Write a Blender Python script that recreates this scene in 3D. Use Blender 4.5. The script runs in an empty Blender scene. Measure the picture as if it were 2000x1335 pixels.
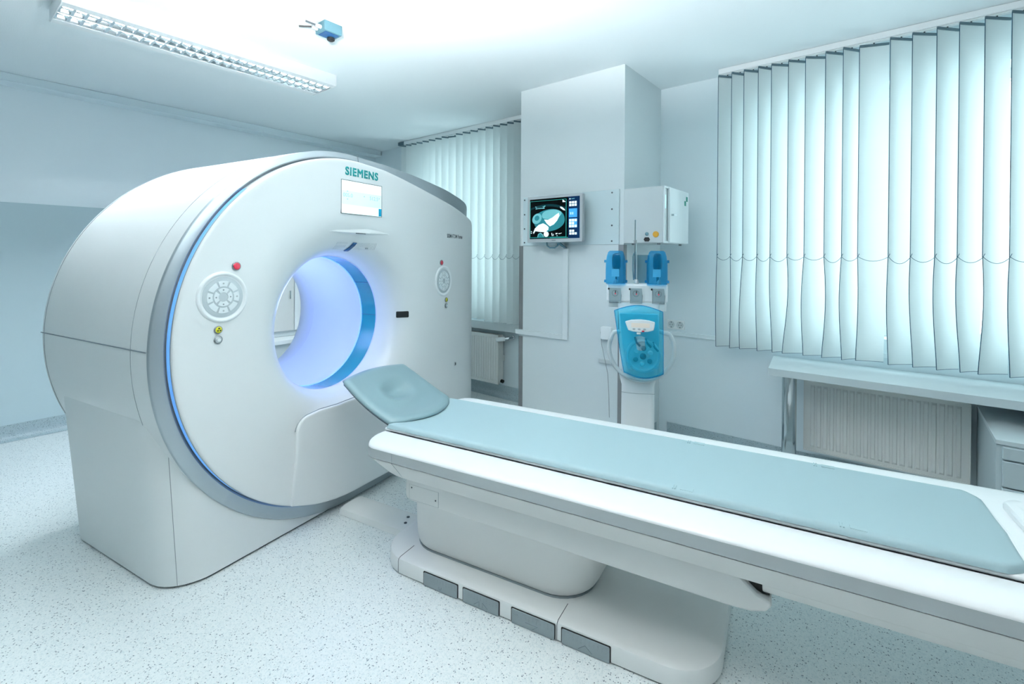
import bpy, bmesh, math, random
from mathutils import Vector, Matrix
from math import sin, cos, pi, radians as R
random.seed(7)
S = bpy.context.scene
COL = S.collection

# ------------------------------------------------------------------ materials
def lin(h):
    h = h.lstrip('#')
    c = [int(h[i:i+2], 16)/255 for i in (0, 2, 4)]
    return tuple((x/12.92 if x <= .04045 else ((x+.055)/1.055)**2.4) for x in c) + (1,)
MATS = {}
def mat(name, col, rough=.5, metal=0, emit=0, emit_col=None, coat=0, bump=0, bscale=200, spec=.5, vary=0):
    m = bpy.data.materials.new(name); m.use_nodes = True
    nt = m.node_tree; b = nt.nodes['Principled BSDF']
    c = lin(col) if isinstance(col, str) else col
    b.inputs['Base Color'].default_value = c
    b.inputs['Roughness'].default_value = rough
    b.inputs['Metallic'].default_value = metal
    b.inputs['Specular IOR Level'].default_value = spec
    b.inputs['Coat Weight'].default_value = coat
    b.inputs['Coat Roughness'].default_value = .12
    if emit:
        b.inputs['Emission Color'].default_value = lin(emit_col or col)
        b.inputs['Emission Strength'].default_value = emit
    tc = nt.nodes.new('ShaderNodeTexCoord')
    if vary:
        n = nt.nodes.new('ShaderNodeTexNoise'); n.inputs['Scale'].default_value = 3; n.inputs['Detail'].default_value = 5
        nt.links.new(tc.outputs['Object'], n.inputs['Vector'])
        mx = nt.nodes.new('ShaderNodeMix'); mx.data_type = 'RGBA'
        mx.inputs['A'].default_value = c; mx.inputs['B'].default_value = tuple(x*(1-vary) for x in c[:3])+(1,)
        nt.links.new(n.outputs['Fac'], mx.inputs['Factor']); nt.links.new(mx.outputs['Result'], b.inputs['Base Color'])
    if bump:
        n = nt.nodes.new('ShaderNodeTexNoise'); n.inputs['Scale'].default_value = bscale; n.inputs['Detail'].default_value = 3
        nt.links.new(tc.outputs['Object'], n.inputs['Vector'])
        bp = nt.nodes.new('ShaderNodeBump'); bp.inputs['Strength'].default_value = bump; bp.inputs['Distance'].default_value = .002
        nt.links.new(n.outputs['Fac'], bp.inputs['Height']); nt.links.new(bp.outputs['Normal'], b.inputs['Normal'])
    MATS[name] = m
    return m
M = MATS
mat('shell_white', '#e4e7e7', .38, coat=.15)
mat('front_white', '#e9ecec', .33, coat=.2)
mat('base_white', '#e2e6e6', .4)
mat('trim_silver', '#a9b4ba', .38, .55)
mat('groove', '#77838a', .6)
mat('seam_grey', '#8d979b', .6)
mat('dark', '#0d1113', .5)
mat('black_rubber', '#101314', .6)
mat('bore_liner', '#d6def2', .5)
mat('bore_back', '#d8e0ea', .5)
mat('table_white', '#f2f5f6', .35, coat=.15)
mat('table_body', '#dcdcda', .45)
mat('band_grey', '#a9b0b2', .5)
mat('mattress_grey', '#9fb9bf', .62, bump=.08, bscale=700)
mat('headrest_grey', '#7f9aa0', .35, bump=.04, bscale=700)
mat('headrest_shell', '#5d7077', .4)
mat('plinth_grey', '#e6e8e7', .5, bump=.06, bscale=900)
mat('pedal_grey', '#8b979b', .5)
mat('pedal_line', '#5d6a70', .6)
mat('ceiling_paint', '#eef5f7', .9, bump=.35, bscale=160)
mat('wall_paint', '#e6f1f5', .85, bump=.1, bscale=120)
mat('unseen_wall_dark', '#8fa3aa', .85)  # unseen walls, darkened to cut the fill light they bounce back
mat('pier_paint', '#dee6e8', .85, bump=.1, bscale=120)
mat('cladding', '#d9e2e4', .5)
mat('white_plastic', '#eef2f3', .4)
mat('steel_strip', '#8d9092', .42, .6)
mat('chrome', '#c2cbcf', .08, 1)
mat('bezel_silver', '#b9bfc2', .4, .3)
mat('board_clear', '#cfdfe3', .35)
mat('cabinet_white', '#e8eff1', .35)
mat('cabinet_grey', '#c9d2d4', .45)
mat('desk_top', '#cfdadd', .42)
mat('drawer_grey', '#b8c6ca', .5)
mat('radiator_white', '#dedfdc', .45)
mat('sill_stone', '#cfd9db', .35, vary=.25)
mat('slat_edge_shade', '#1d4d66', .6)
mat('clip_grey', '#5d7681', .4)
mat('chain_steel', '#5b7482', .35, .6)
mat('frame_white', '#eef3f4', .4)
mat('panel_grey', '#bcc6ca', .35)
mat('sensor_grey', '#567d89', .5)
mat('teal_ink', '#008c8c', .5)
mat('grey_ink', '#4a5258', .5)
mat('screen_light', '#e8f6f8', .15, emit=0.315, emit_col='#d6f2f6')
mat('screen_band', '#cfeef2', .2, emit=0.286, emit_col='#bfe9f0')
mat('screen_text', '#7fb0ba', .3, emit=0.168, emit_col='#a9ccd3')
mat('screen_blue', '#008bb0', .2, emit=0.147, emit_col='#0096bd')
mat('red_button', '#c81038', .3, coat=.5)
mat('yellow_button', '#d3cf1f', .35)
mat('button_ring', '#7f868a', .35, .5)
mat('blue_ink', '#0a4f86', .3, coat=.5)
mat('led_red', '#e0203c', .3, emit=.2, emit_col='#ff2a4a')
mat('dark_bottle', '#0a3a55', .15, coat=.6)
mat('orange_knob', '#dca22c', .4)
mat('green_sign', '#128a78', .5)
mat('lcd_amber', '#efe4d8', .3, emit=.05, emit_col='#f3dccb')
mat('mirror', '#f4f8f9', .12, 1)
mat('tube_light', '#ffffff', .5, emit=34, emit_col='#fff8f4')
mat('tube_boosted', '#ffffff', .5, emit=150, emit_col='#f0f9ff')
mat('led_strip', '#6ea8ee', .5, emit=.28, emit_col='#6aaeff')
mat('led_ring', '#a8c8ff', .4, emit=.6, emit_col='#5f8fff')
mat('blue_plastic', '#0787a0', .2, emit=.02, emit_col='#0080a8', coat=.6)
mat('mon_black', '#010405', .45, spec=.05, emit=0.008, emit_col='#03282c')
mat('mon_dark', '#0e3238', .45, spec=.05, emit=0.067, emit_col='#0f4a52')
mat('mon_mid', '#2d7780', .45, spec=.05, emit=0.168, emit_col='#2f858e')
mat('mon_soft', '#6aaeb4', .45, spec=.05, emit=0.210, emit_col='#70b3b8')
mat('mon_bright', '#dff0f2', .45, spec=.05, emit=0.357, emit_col='#dcf1f3')
mat('mon_green', '#2b8d86', .45, spec=.05, emit=0.147, emit_col='#2f9c92')
mat('mon_navy', '#0b2a4e', .45, spec=.05, emit=0.092, emit_col='#0d2f5c')
mat('mon_blue', '#3b90d8', .45, spec=.05, emit=0.294, emit_col='#4a9ee0')

def grain(name, amount):
    # fine speckle of the scan picture, in what the screen gives off
    nt = M[name].node_tree; b = nt.nodes['Principled BSDF']; c = tuple(b.inputs['Emission Color'].default_value)
    tc = nt.nodes.new('ShaderNodeTexCoord'); n = nt.nodes.new('ShaderNodeTexNoise'); n.inputs['Scale'].default_value = 260; n.inputs['Detail'].default_value = 3
    mx = nt.nodes.new('ShaderNodeMix'); mx.data_type = 'RGBA'
    mx.inputs['A'].default_value = tuple(x*(1-amount) for x in c[:3])+(1,); mx.inputs['B'].default_value = tuple(min(1, x*(1+amount)) for x in c[:3])+(1,)
    nt.links.new(tc.outputs['Object'], n.inputs['Vector']); nt.links.new(n.outputs['Fac'], mx.inputs['Factor']); nt.links.new(mx.outputs['Result'], b.inputs['Emission Color'])
for g_n, g_a in (('mon_mid', .75), ('mon_soft', .6), ('mon_dark', .8), ('mon_bright', .18)): grain(g_n, g_a)
def translucent(name, col, tcol, fac):
    m = bpy.data.materials.new(name); m.use_nodes = True; nt = m.node_tree
    nt.nodes.clear()
    o = nt.nodes.new('ShaderNodeOutputMaterial'); mx = nt.nodes.new('ShaderNodeMixShader')
    d = nt.nodes.new('ShaderNodeBsdfDiffuse'); t = nt.nodes.new('ShaderNodeBsdfTranslucent')
    # fine horizontal weave
    tc = nt.nodes.new('ShaderNodeTexCoord'); w = nt.nodes.new('ShaderNodeTexNoise'); w.inputs['Scale'].default_value = 40
    mp = nt.nodes.new('ShaderNodeMapping'); mp.inputs['Scale'].default_value = (.3, .3, 12)
    nt.links.new(tc.outputs['Object'], mp.inputs['Vector']); nt.links.new(mp.outputs['Vector'], w.inputs['Vector'])
    cr = nt.nodes.new('ShaderNodeMix'); cr.data_type = 'RGBA'
    c = lin(col); cr.inputs['A'].default_value = c; cr.inputs['B'].default_value = tuple(x*.93 for x in c[:3])+(1,)
    nt.links.new(w.outputs['Fac'], cr.inputs['Factor']); nt.links.new(cr.outputs['Result'], d.inputs['Color'])
    t.inputs['Color'].default_value = lin(tcol); mx.inputs['Fac'].default_value = fac
    nt.links.new(d.outputs[0], mx.inputs[1]); nt.links.new(t.outputs[0], mx.inputs[2]); nt.links.new(mx.outputs[0], o.inputs[0])
    MATS[name] = m
translucent('slat_fabric', '#e6ecec', '#f3fafa', .33)

def seethrough(name, tint, body, fac, rough=.08):
    m = bpy.data.materials.new(name); m.use_nodes = True; nt = m.node_tree
    b = nt.nodes['Principled BSDF']; o = nt.nodes['Material Output']
    b.inputs['Base Color'].default_value = lin(body); b.inputs['Roughness'].default_value = rough
    t = nt.nodes.new('ShaderNodeBsdfTransparent'); t.inputs['Color'].default_value = lin(tint)
    mx = nt.nodes.new('ShaderNodeMixShader'); mx.inputs['Fac'].default_value = fac
    nt.links.new(t.outputs[0], mx.inputs[1]); nt.links.new(b.outputs[0], mx.inputs[2]); nt.links.new(mx.outputs[0], o.inputs[0])
    MATS[name] = m
seethrough('window_glass', '#eef9fb', '#e8f4f6', .06, .03)
seethrough('blue_clear', '#a6dff5', '#109fdc', .22, .08)
seethrough('cyan_clear', '#8fdcee', '#17b2d8', .34, .05)
seethrough('smoke_clear', '#f0f5f6', '#b6c6cb', .28, .1)

def floor_mat(name, base, dark, dens, scale):
    m = bpy.data.materials.new(name); m.use_nodes = True; nt = m.node_tree
    b = nt.nodes['Principled BSDF']; b.inputs['Roughness'].default_value = .42
    tc = nt.nodes.new('ShaderNodeTexCoord')
    v = nt.nodes.new('ShaderNodeTexVoronoi'); v.inputs['Scale'].default_value = scale
    nz = nt.nodes.new('ShaderNodeTexNoise'); nz.inputs['Scale'].default_value = 70; nz.inputs['Detail'].default_value = 2
    nt.links.new(tc.outputs['Object'], nz.inputs['Vector'])
    ad = nt.nodes.new('ShaderNodeVectorMath'); ad.operation = 'MULTIPLY_ADD'
    ad.inputs[1].default_value = (.012, .012, .012)
    nt.links.new(nz.outputs['Color'], ad.inputs[0]); nt.links.new(tc.outputs['Object'], ad.inputs[2])
    nt.links.new(ad.outputs[0], v.inputs['Vector'])
    # a fraction of the cells holds a dark chip, size varies with the cell
    sep = nt.nodes.new('ShaderNodeSeparateColor'); nt.links.new(v.outputs['Color'], sep.inputs[0])
    thr = nt.nodes.new('ShaderNodeMapRange'); thr.inputs['From Min'].default_value = 1-dens; thr.inputs['From Max'].default_value = 1
    thr.inputs['To Min'].default_value = 0; thr.inputs['To Max'].default_value = .44
    nt.links.new(sep.outputs[0], thr.inputs['Value'])
    lt = nt.nodes.new('ShaderNodeMath'); lt.operation = 'LESS_THAN'
    nt.links.new(v.outputs['Distance'], lt.inputs[0]); nt.links.new(thr.outputs[0], lt.inputs[1])
    v2 = nt.nodes.new('ShaderNodeTexVoronoi'); v2.inputs['Scale'].default_value = 260
    nt.links.new(ad.outputs[0], v2.inputs['Vector'])
    sep2 = nt.nodes.new('ShaderNodeSeparateColor'); nt.links.new(v2.outputs['Color'], sep2.inputs[0])
    mr = nt.nodes.new('ShaderNodeMapRange'); mr.inputs['From Min'].default_value = .55; mr.inputs['From Max'].default_value = 1; mr.inputs['To Max'].default_value = .35
    nt.links.new(sep2.outputs[1], mr.inputs['Value'])
    m1 = nt.nodes.new('ShaderNodeMix'); m1.data_type = 'RGBA'
    m1.inputs['A'].default_value = lin(base); m1.inputs['B'].default_value = lin('#9fb8c0')
    nt.links.new(mr.outputs[0], m1.inputs['Factor'])
    m2 = nt.nodes.new('ShaderNodeMix'); m2.data_type = 'RGBA'
    nt.links.new(m1.outputs['Result'], m2.inputs['A']); m2.inputs['B'].default_value = lin(dark)
    ml = nt.nodes.new('ShaderNodeMath'); ml.operation = 'MULTIPLY'; ml.inputs[1].default_value = .8
    nt.links.new(lt.outputs[0], ml.inputs[0]); nt.links.new(ml.outputs[0], m2.inputs['Factor'])
    nt.links.new(m2.outputs['Result'], b.inputs['Base Color'])
    MATS[name] = m
floor_mat('speckled_vinyl', '#e6ecec', '#4a6070', .42, 150)
floor_mat('speckled_skirting', '#a9bac0', '#3d525d', .7, 190)

def two_tone():
    m = bpy.data.materials.new('two_tone_wall'); m.use_nodes = True; nt = m.node_tree
    b = nt.nodes['Principled BSDF']; b.inputs['Roughness'].default_value = .7
    g = nt.nodes.new('ShaderNodeNewGeometry'); s = nt.nodes.new('ShaderNodeSeparateXYZ')
    nt.links.new(g.outputs['Position'], s.inputs[0])
    lt = nt.nodes.new('ShaderNodeMath'); lt.operation = 'LESS_THAN'; lt.inputs[1].default_value = 1.806
    nt.links.new(s.outputs['Z'], lt.inputs[0])
    mx = nt.nodes.new('ShaderNodeMix'); mx.data_type = 'RGBA'
    mx.inputs['A'].default_value = lin('#eef6f9'); mx.inputs['B'].default_value = lin('#bdd0d5')
    nt.links.new(lt.outputs[0], mx.inputs['Factor']); nt.links.new(mx.outputs['Result'], b.inputs['Base Color'])
    MATS['two_tone_wall'] = m
two_tone()

# ------------------------------------------------------------------ builders
class MB:
    def __init__(s): s.bm = bmesh.new()
    def face(s, pts):
        vs = [s.bm.verts.new(p) for p in pts]
        return s.bm.faces.new(vs)
    def box(s, x0, x1, y0, y1, z0, z1):
        c = [(x0,y0,z0),(x1,y0,z0),(x1,y1,z0),(x0,y1,z0),(x0,y0,z1),(x1,y0,z1),(x1,y1,z1),(x0,y1,z1)]
        v = [s.bm.verts.new(p) for p in c]
        for f in ((3,2,1,0),(4,5,6,7),(0,1,5,4),(1,2,6,5),(2,3,7,6),(3,0,4,7)): s.bm.faces.new([v[i] for i in f])
        return s
    def prism(s, poly, axis, lo, hi):
        # poly: 2D points in the two other axes (cyclic order kept)
        def P(p, h): return {'x': (h,p[0],p[1]), 'y': (p[0],h,p[1]), 'z': (p[0],p[1],h)}[axis]
        a = [s.bm.verts.new(P(p, lo)) for p in poly]; b = [s.bm.verts.new(P(p, hi)) for p in poly]
        n = len(poly)
        for i in range(n): s.bm.faces.new([a[i], a[(i+1)%n], b[(i+1)%n], b[i]])
        s.bm.faces.new(a[::-1]); s.bm.faces.new(b)
        return s
    def loft(s, rings, closed=True, caps=True):
        L = [[s.bm.verts.new(p) for p in r] for r in rings]
        n = len(L[0]); m = n if closed else n-1
        for i in range(len(L)-1):
            for j in range(m):
                k = (j+1) % n
                s.bm.faces.new([L[i][j], L[i][k], L[i+1][k], L[i+1][j]])
        if caps and closed:
            s.bm.faces.new(L[0][::-1]); s.bm.faces.new(L[-1])
        return s
    def tube(s, pts, r, n=10, closed=False, caps=True):
        pts = [Vector(p) for p in pts]; N = len(pts); rings = []
        up = None
        for i, p in enumerate(pts):
            if closed: t = pts[(i+1)%N]-pts[i-1]
            else: t = pts[min(i+1,N-1)]-pts[max(i-1,0)]
            t.normalize()
            if up is None:
                up = Vector((0,0,1)) if abs(t.z) < .9 else Vector((1,0,0))
            u = (up - t*up.dot(t)).normalized(); w = t.cross(u); up = u
            rr = r[i] if isinstance(r, (list,tuple)) else r
            rings.append([p + u*rr*cos(2*pi*k/n) + w*rr*sin(2*pi*k/n) for k in range(n)])
        if closed: rings.append(rings[0])
        s.loft(rings, True, caps and not closed)
        return s
    def cyl(s, p0, p1, r, n=24, r1=None): return s.tube([p0, p1], [r, r if r1 is None else r1], n)
    def lathe(s, prof, o, axis, n=40):
        # prof: (radius, height along axis)
        ax = Vector(axis).normalized(); u = ax.orthogonal().normalized(); w = ax.cross(u); o = Vector(o)
        s.loft([[o + ax*h + (u*cos(2*pi*k/n)+w*sin(2*pi*k/n))*max(r,1e-4) for k in range(n)] for r, h in prof], True, True)
        return s
    def grid(s, f, nu, nv):
        V = [[s.bm.verts.new(f(i/nu, j/nv)) for j in range(nv+1)] for i in range(nu+1)]
        for i in range(nu):
            for j in range(nv): s.bm.faces.new([V[i][j], V[i+1][j], V[i+1][j+1], V[i][j+1]])
        return s
    def build(s, name, m, parent=None, org=(0,0,0), bevel=0, smooth=35, bseg=2, solid=0):
        bm = s.bm
        bmesh.ops.remove_doubles(bm, verts=bm.verts, dist=1e-6)
        bmesh.ops.recalc_face_normals(bm, faces=bm.faces)
        o3 = Vector(org)
        for v in bm.verts: v.co -= o3
        me = bpy.data.meshes.new(name); bm.to_mesh(me); bm.free()
        me.materials.append(M[m] if isinstance(m, str) else m)
        if smooth:
            me.shade_smooth(); me.set_sharp_from_angle(angle=R(smooth))
        o = bpy.data.objects.new(name, me); COL.objects.link(o)
        if parent: o.parent = parent
        if bevel:
            b = o.modifiers.new('Bevel', 'BEVEL'); b.width = bevel; b.segments = bseg; b.limit_method = 'ANGLE'; b.angle_limit = R(40); b.harden_normals = False
        if solid:
            q = o.modifiers.new('Solidify', 'SOLIDIFY'); q.thickness = solid; q.offset = -1
        return o
def tag(o, label=None, cat=None, group=None, kind=None):
    if label: o['label'] = label
    if cat: o['category'] = cat
    if group: o['group'] = group
    if kind: o['kind'] = kind
    return o
def thing(name, label, cat, loc=(0,0,0), rz=0, group=None):
    o = bpy.data.objects.new(name, None); COL.objects.link(o)
    o.empty_display_size = .1; o.location = loc; o.rotation_euler = (0,0,rz)
    return tag(o, label, cat, group)
def struct(o): o['kind'] = 'structure'; return o
def copy_tree(o, parent=None):
    c = o.copy(); COL.objects.link(c)
    if parent: c.parent = parent
    for ch in [x for x in bpy.data.objects if x.parent == o]: copy_tree(ch, c)
    return c
def rrect(x0, x1, y0, y1, r, n=6):
    P = []
    for cx, cy, a0 in ((x1-r,y1-r,0),(x0+r,y1-r,90),(x0+r,y0+r,180),(x1-r,y0+r,270)):
        for k in range(n+1):
            a = R(a0+90*k/n); P.append((cx+r*cos(a), cy+r*sin(a)))
    return P
def text(body, name, m, parent, loc, ux, uz, size, offset=0, extr=.0006, width=None, space=1.0, bold=0):
    """lettering whose baseline runs along ux and whose up is uz; loc = left end of the baseline"""
    cu = bpy.data.curves.new(name, 'FONT'); cu.body = body; cu.size = size; cu.extrude = extr; cu.offset = offset
    cu.resolution_u = 4; cu.space_character = space; cu.bevel_depth = bold; cu.bevel_resolution = 0
    t = bpy.data.objects.new(name, cu); COL.objects.link(t)
    dg = bpy.context.evaluated_depsgraph_get(); me = bpy.data.meshes.new_from_object(t.evaluated_get(dg))
    bpy.data.objects.remove(t); bpy.data.curves.remove(cu)
    ux = Vector(ux).normalized(); uz = Vector(uz).normalized(); un = ux.cross(uz)
    xs = [v.co.x for v in me.vertices]; k = (width/(max(xs)-min(xs))) if width else 1; x0 = min(xs)
    for v in me.vertices:
        c = v.co.copy(); v.co = Vector(loc) + ux*(c.x-x0)*k + uz*c.y + un*c.z
    me.materials.clear(); me.materials.append(M[m])
    o = bpy.data.objects.new(name, me); COL.objects.link(o)
    if parent: o.parent = parent
    return o

# ------------------------------------------------------------------ camera
F, CY = 938., 508.
yaw, pit, rol = R(38.75), R(.35), R(-.32)
fw = Vector((-sin(yaw)*cos(pit), cos(yaw)*cos(pit), -sin(pit))); rt = Vector((cos(yaw), sin(yaw), 0)); dn = fw.cross(rt)
r2 = cos(rol)*rt + sin(rol)*dn; d2 = -sin(rol)*rt + cos(rol)*dn
cd = bpy.data.cameras.new('camera'); cam = bpy.data.objects.new('camera', cd); COL.objects.link(cam)
mw = Matrix((( r2.x, -d2.x, -fw.x, 0), (r2.y, -d2.y, -fw.y, 0), (r2.z, -d2.z, -fw.z, 1.41), (0,0,0,1)))
cam.matrix_world = mw
cd.sensor_width = 36; cd.lens = 36*F/2000; cd.shift_y = -(667.5-CY)/2000; cd.clip_start = .05
S.camera = cam

# ------------------------------------------------------------------ room shell
X0, X1, Y0, Y1, H = -5.25, 2.6, -3.2, 3.73, 2.75
NW = (-.92, 1.75, .92, 2.5)      # near window opening x0,x1,z0,z1
FWN = (-4.3, -3.0, .92, 2.55)    # far window opening
struct(MB().box(X0-.3, X1+.2, Y0-.2, Y1+.3, -.12, 0).build('floor', 'speckled_vinyl'))
struct(MB().box(X0-.3, X1+.2, Y0-.2, Y1+.3, H, H+.15).build('ceiling', 'ceiling_paint'))
struct(MB().box(X0-.3, X0, Y0-.2, Y1+.3, 0, H).build('wall_left', 'two_tone_wall'))
struct(MB().box(X1, X1+.2, Y0-.2, Y1+.3, 0, H).build('wall_right', 'unseen_wall_dark'))
struct(MB().box(X0, X1, Y0-.2, Y0, 0, H).build('wall_front', 'unseen_wall_dark'))
w = MB()
xs = [X0, FWN[0], FWN[1], NW[0], NW[1], X1]
w.box(xs[0], xs[1], Y1, Y1+.3, 0, H); w.box(xs[2], xs[3], Y1, Y1+.3, 0, H); w.box(xs[4], xs[5], Y1, Y1+.3, 0, H)
for q in (FWN, NW):
    w.box(q[0], q[1], Y1, Y1+.3, 0, q[2]); w.box(q[0], q[1], Y1, Y1+.3, q[3], H)
struct(w.build('wall_back', 'wall_paint', smooth=0))
# pier between the two windows
PX0, PX1, PY = -2.385, -1.479, 3.08
struct(MB().box(PX0, PX1, PY, Y1, 0, H).build('trim_1', 'pier_paint', smooth=0))
# coved skirting
def cove(name, fn, n0, n1):
    prof = [(.002,.118),(.006,.118),(.006,.06),(.010,.035),(.022,.016),(.045,.004),(.06,.0015),(.002,.0015)]
    struct(MB().loft([[fn(h, d, z) for d, z in prof] for h in (n0, n1)]).build(name, 'speckled_skirting', smooth=60))
cove('baseboard_left', lambda h, d, z: (X0+d, h, z), Y0, Y1-.06)
cove('baseboard_back', lambda h, d, z: (h, Y1-d, z), PX1+.07, X1)
cove('baseboard_far', lambda h, d, z: (h, Y1-d, z), X0+.06, PX0-.07)
cove('baseboard_pier', lambda h, d, z: (PX1+d, h, z), PY, Y1-.06)
# duct along the top of the left wall
d = MB(); d.box(X0, X0+.13, Y0, Y1-.02, 2.685, H-.001); d.box(X0, X0+.145, Y0, Y1-.02, 2.68, 2.69)
struct(d.build('trim_2', 'wall_paint', bevel=.004))
# windows
def window(name, q):
    t = bpy.data.objects.new(name, None); COL.objects.link(t); t.location = ((q[0]+q[1])/2, Y1+.2, q[2]); struct(t)
    org = t.location
    f = MB(); y0, y1 = Y1+.16, Y1+.23; b = .06
    f.box(q[0], q[1], y0, y1, q[2], q[2]+b); f.box(q[0], q[1], y0, y1, q[3]-b, q[3])
    f.box(q[0], q[0]+b, y0, y1, q[2]+b, q[3]-b); f.box(q[1]-b, q[1], y0, y1, q[2]+b, q[3]-b)
    n = 3 if q[1]-q[0] > 2 else 2
    for k in range(1, n):
        x = q[0]+(q[1]-q[0])*k/n; f.box(x-.045, x+.045, y0, y1, q[2]+b, q[3]-b)
    f.build('window_frame', 'frame_white', t, org, bevel=.006)
    MB().box(q[0]+b, q[1]-b, Y1+.19, Y1+.196, q[2]+b, q[3]-b).build('pane', 'window_glass', t, org, smooth=0)
window('window_1', FWN); window('window_2', NW)
# stone sill of the far window
s_ = MB(); s_.box(X0+.05, PX0-.001, 3.62, Y1+.16, .70, .86 if False else .735)
s_.box(X0+.05, PX0-.001, 3.6, 3.66, .685, .765)
struct(s_.build('trim_3', 'sill_stone', bevel=.004))
# steel corner guards and cladding of the pier
c_ = MB(); c_.box(PX0-.004, PX0+.035, PY-.010, PY-.0085, 0.002, .775); c_.box(PX0-.004, PX0+.035, PY-.010, PY-.0085, .83, 1.502)
c_.box(PX0-.004, PX0-.0025, PY-.010, PY+.04, .002, .775); c_.box(PX0-.004, PX0-.0025, PY-.010, PY+.04, .83, 1.502)
struct(c_.build('trim_4', 'steel_strip', smooth=0))
c_ = MB(); c_.box(PX1-.036, PX1+.004, PY-.010, PY-.0085, 0.002, 1.502); c_.box(PX1+.0025, PX1+.004, PY-.010, PY+.04, .002, 1.502)
struct(c_.build('trim_5', 'steel_strip', smooth=0))
struct(MB().box(PX0, PX1, PY-.0083, PY-.0002, .002, 1.502).build('trim_6', 'cladding', smooth=0))
# cable trunking on the pier (L shape) and along the window wall
t_ = MB(); t_.box(-1.963, -1.918, PY-.026, PY-.0085, .792, 1.478); t_.box(-2.415, -1.963, PY-.026, PY-.0105, .792, .830)
tag(t_.build('cable_trunking', 'pier_paint', bevel=.003), 'pale L-shaped cable trunking running down and left on the pier below the monitor', 'cable trunking')
t_ = MB(); t_.box(PX1+.03, X1, Y1-.016, Y1-.0005, .806, .836)
tag(t_.build('cable_trunking', 'wall_paint', bevel=.002), 'slim pale cable trunking along the wall under the double socket and behind the window blind', 'cable trunking')

# ------------------------------------------------------------------ CT gantry
G = R(9.9); A0, B0 = -2.65, 1.957
def lw(a, b, z=0): return (a*cos(G)-b*sin(G), a*sin(G)+b*cos(G), z)
gan = thing('ct_gantry', 'large white ring-shaped CT scanner gantry with a blue-lit bore, screen and control panels', 'CT scanner', lw(A0, B0), G)
GO = (A0, B0, 0)
CB, CZ = 1.957, 1.025
NT = 360
def radial(poly):
    out = []
    for i in range(NT):
        th = 2*pi*i/NT; dx, dz = cos(th), sin(th); best = 0
        for k in range(len(poly)):
            x1, z1 = poly[k][0]-CB, poly[k][1]-CZ; x2, z2 = poly[(k+1)%len(poly)][0]-CB, poly[(k+1)%len(poly)][1]-CZ
            ex, ez = x2-x1, z2-z1; den = dx*ez-dz*ex
            if abs(den) < 1e-9: continue
            t = (x1*ez-z1*ex)/den; u = (x1*dz-z1*dx)/den
            if t > 0 and -1e-6 <= u <= 1+1e-6: best = max(best, t)
        out.append(best)
    for _ in range(3): out = [(out[i-1]+2*out[i]+out[(i+1)%NT])/4 for i in range(NT)]
    return out
def arc(cx, cz, r, a0, a1, n): return [(cx+r*cos(R(a0+(a1-a0)*k/n)), cz+r*sin(R(a0+(a1-a0)*k/n))) for k in range(n+1)]
face_poly = arc(1.957, 1.015, .938, 85, 270, 90) + [(2.6,.077),(3.2,.077),(3.33,.09),(3.375,.14),(3.388,.3),(3.385,1.0),(3.375,1.5),(3.36,1.62),(3.31,1.69),(3.22,1.725),(2.968,1.788),(2.609,1.858),(2.368,1.908),(2.2,1.938)]
out_poly = arc(1.957, 1.0, .996, 85, 270, 90) + [(2.6,.006),(3.41,.006),(3.408,1.0),(3.404,1.55),(3.392,1.68),(3.362,1.765),(3.31,1.826),(3.22,1.862),(2.924,1.914),(2.5,1.963),(2.25,1.985)]
RF, RO = radial(face_poly), radial(out_poly)
RO = [max(o, f+.012) for o, f in zip(RO, RF)]
def rec(b): return -.12*max(0, b-2.45)**2 - (.12*(1-math.sqrt(max(0, 1-min(1, max(0, (b-3.24)/.152))**2))))
def pol(i, r, a, useb=True):
    th = 2*pi*i/NT; b = CB+r*cos(th); return (a + (rec(b) if useb else 0), b, CZ+r*sin(th))
def aface(b): return -2.1+rec(b)
# front cover with the funnel into the bore
fl = [(0,-.215),(.004,-.2),(.012,-.165),(.024,-.132),(.042,-.098),(.066,-.068),(.1,-.042),(.145,-.02),(.2,-.007),(.27,0)]
rings = []
for dd, aa in fl: rings.append([pol(i, .387+dd, -2.1+aa) for i in range(NT)])
for k in range(1, 9): rings.append([pol(i, .657+(RF[i]-.1-.657)*k/8, -2.1) for i in range(NT)])
for e, da in ((.07,0),(.045,0),(.025,0),(.012,-.0008),(.005,-.003),(.001,-.007),(0,-.012)): rings.append([pol(i, RF[i]-e, -2.1+da) for i in range(NT)])
for da in (-.03, -.06): rings.append([pol(i, RF[i]-(0 if da > -.05 else .004), -2.1+da) for i in range(NT)])
front = MB().loft(rings, True, False).build('front_cover', 'front_white', gan, GO, smooth=50)
# silver trim band between cover and shell, dark grooves each side
def band(name, m, f, i0, i1, layers, **k):
    idx = range(i0, i1+1); cl = (i1-i0) >= NT
    idx = [j % NT for j in (range(i0, i0+NT) if cl else idx)]
    return MB().loft([[pol(j, *f(j, L)) for j in idx] for L in layers], cl, False).build(name, m, gan, GO, **k)
tr = [(0,.006,-2.149),(0,.012,-2.143),(1,-.004,-2.152),(1,-.0005,-2.158),(1,-.0005,-2.172)]
band('trim_ring', 'trim_silver', lambda j, L: ((RF[j] if L[0]==0 else RO[j])+L[1], L[2]), 0, NT, tr, smooth=50)
band('trim_groove', 'groove', lambda j, L: (RF[j]+L[0], L[1]), 0, NT, [(-.004,-2.156),(.0085,-2.156)], smooth=50)
band('light_strip', 'led_strip', lambda j, L: (RF[j]+.0012, L), 132, 257, [-2.117, -2.121, -2.135, -2.143], smooth=50)
band('light_strip_edge', 'trim_silver', lambda j, L: (RF[j]+L[0], L[1]), 132, 257, [(.0003,-2.112),(.0022,-2.1125),(.0022,-2.1165),(.0005,-2.117)])
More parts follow.
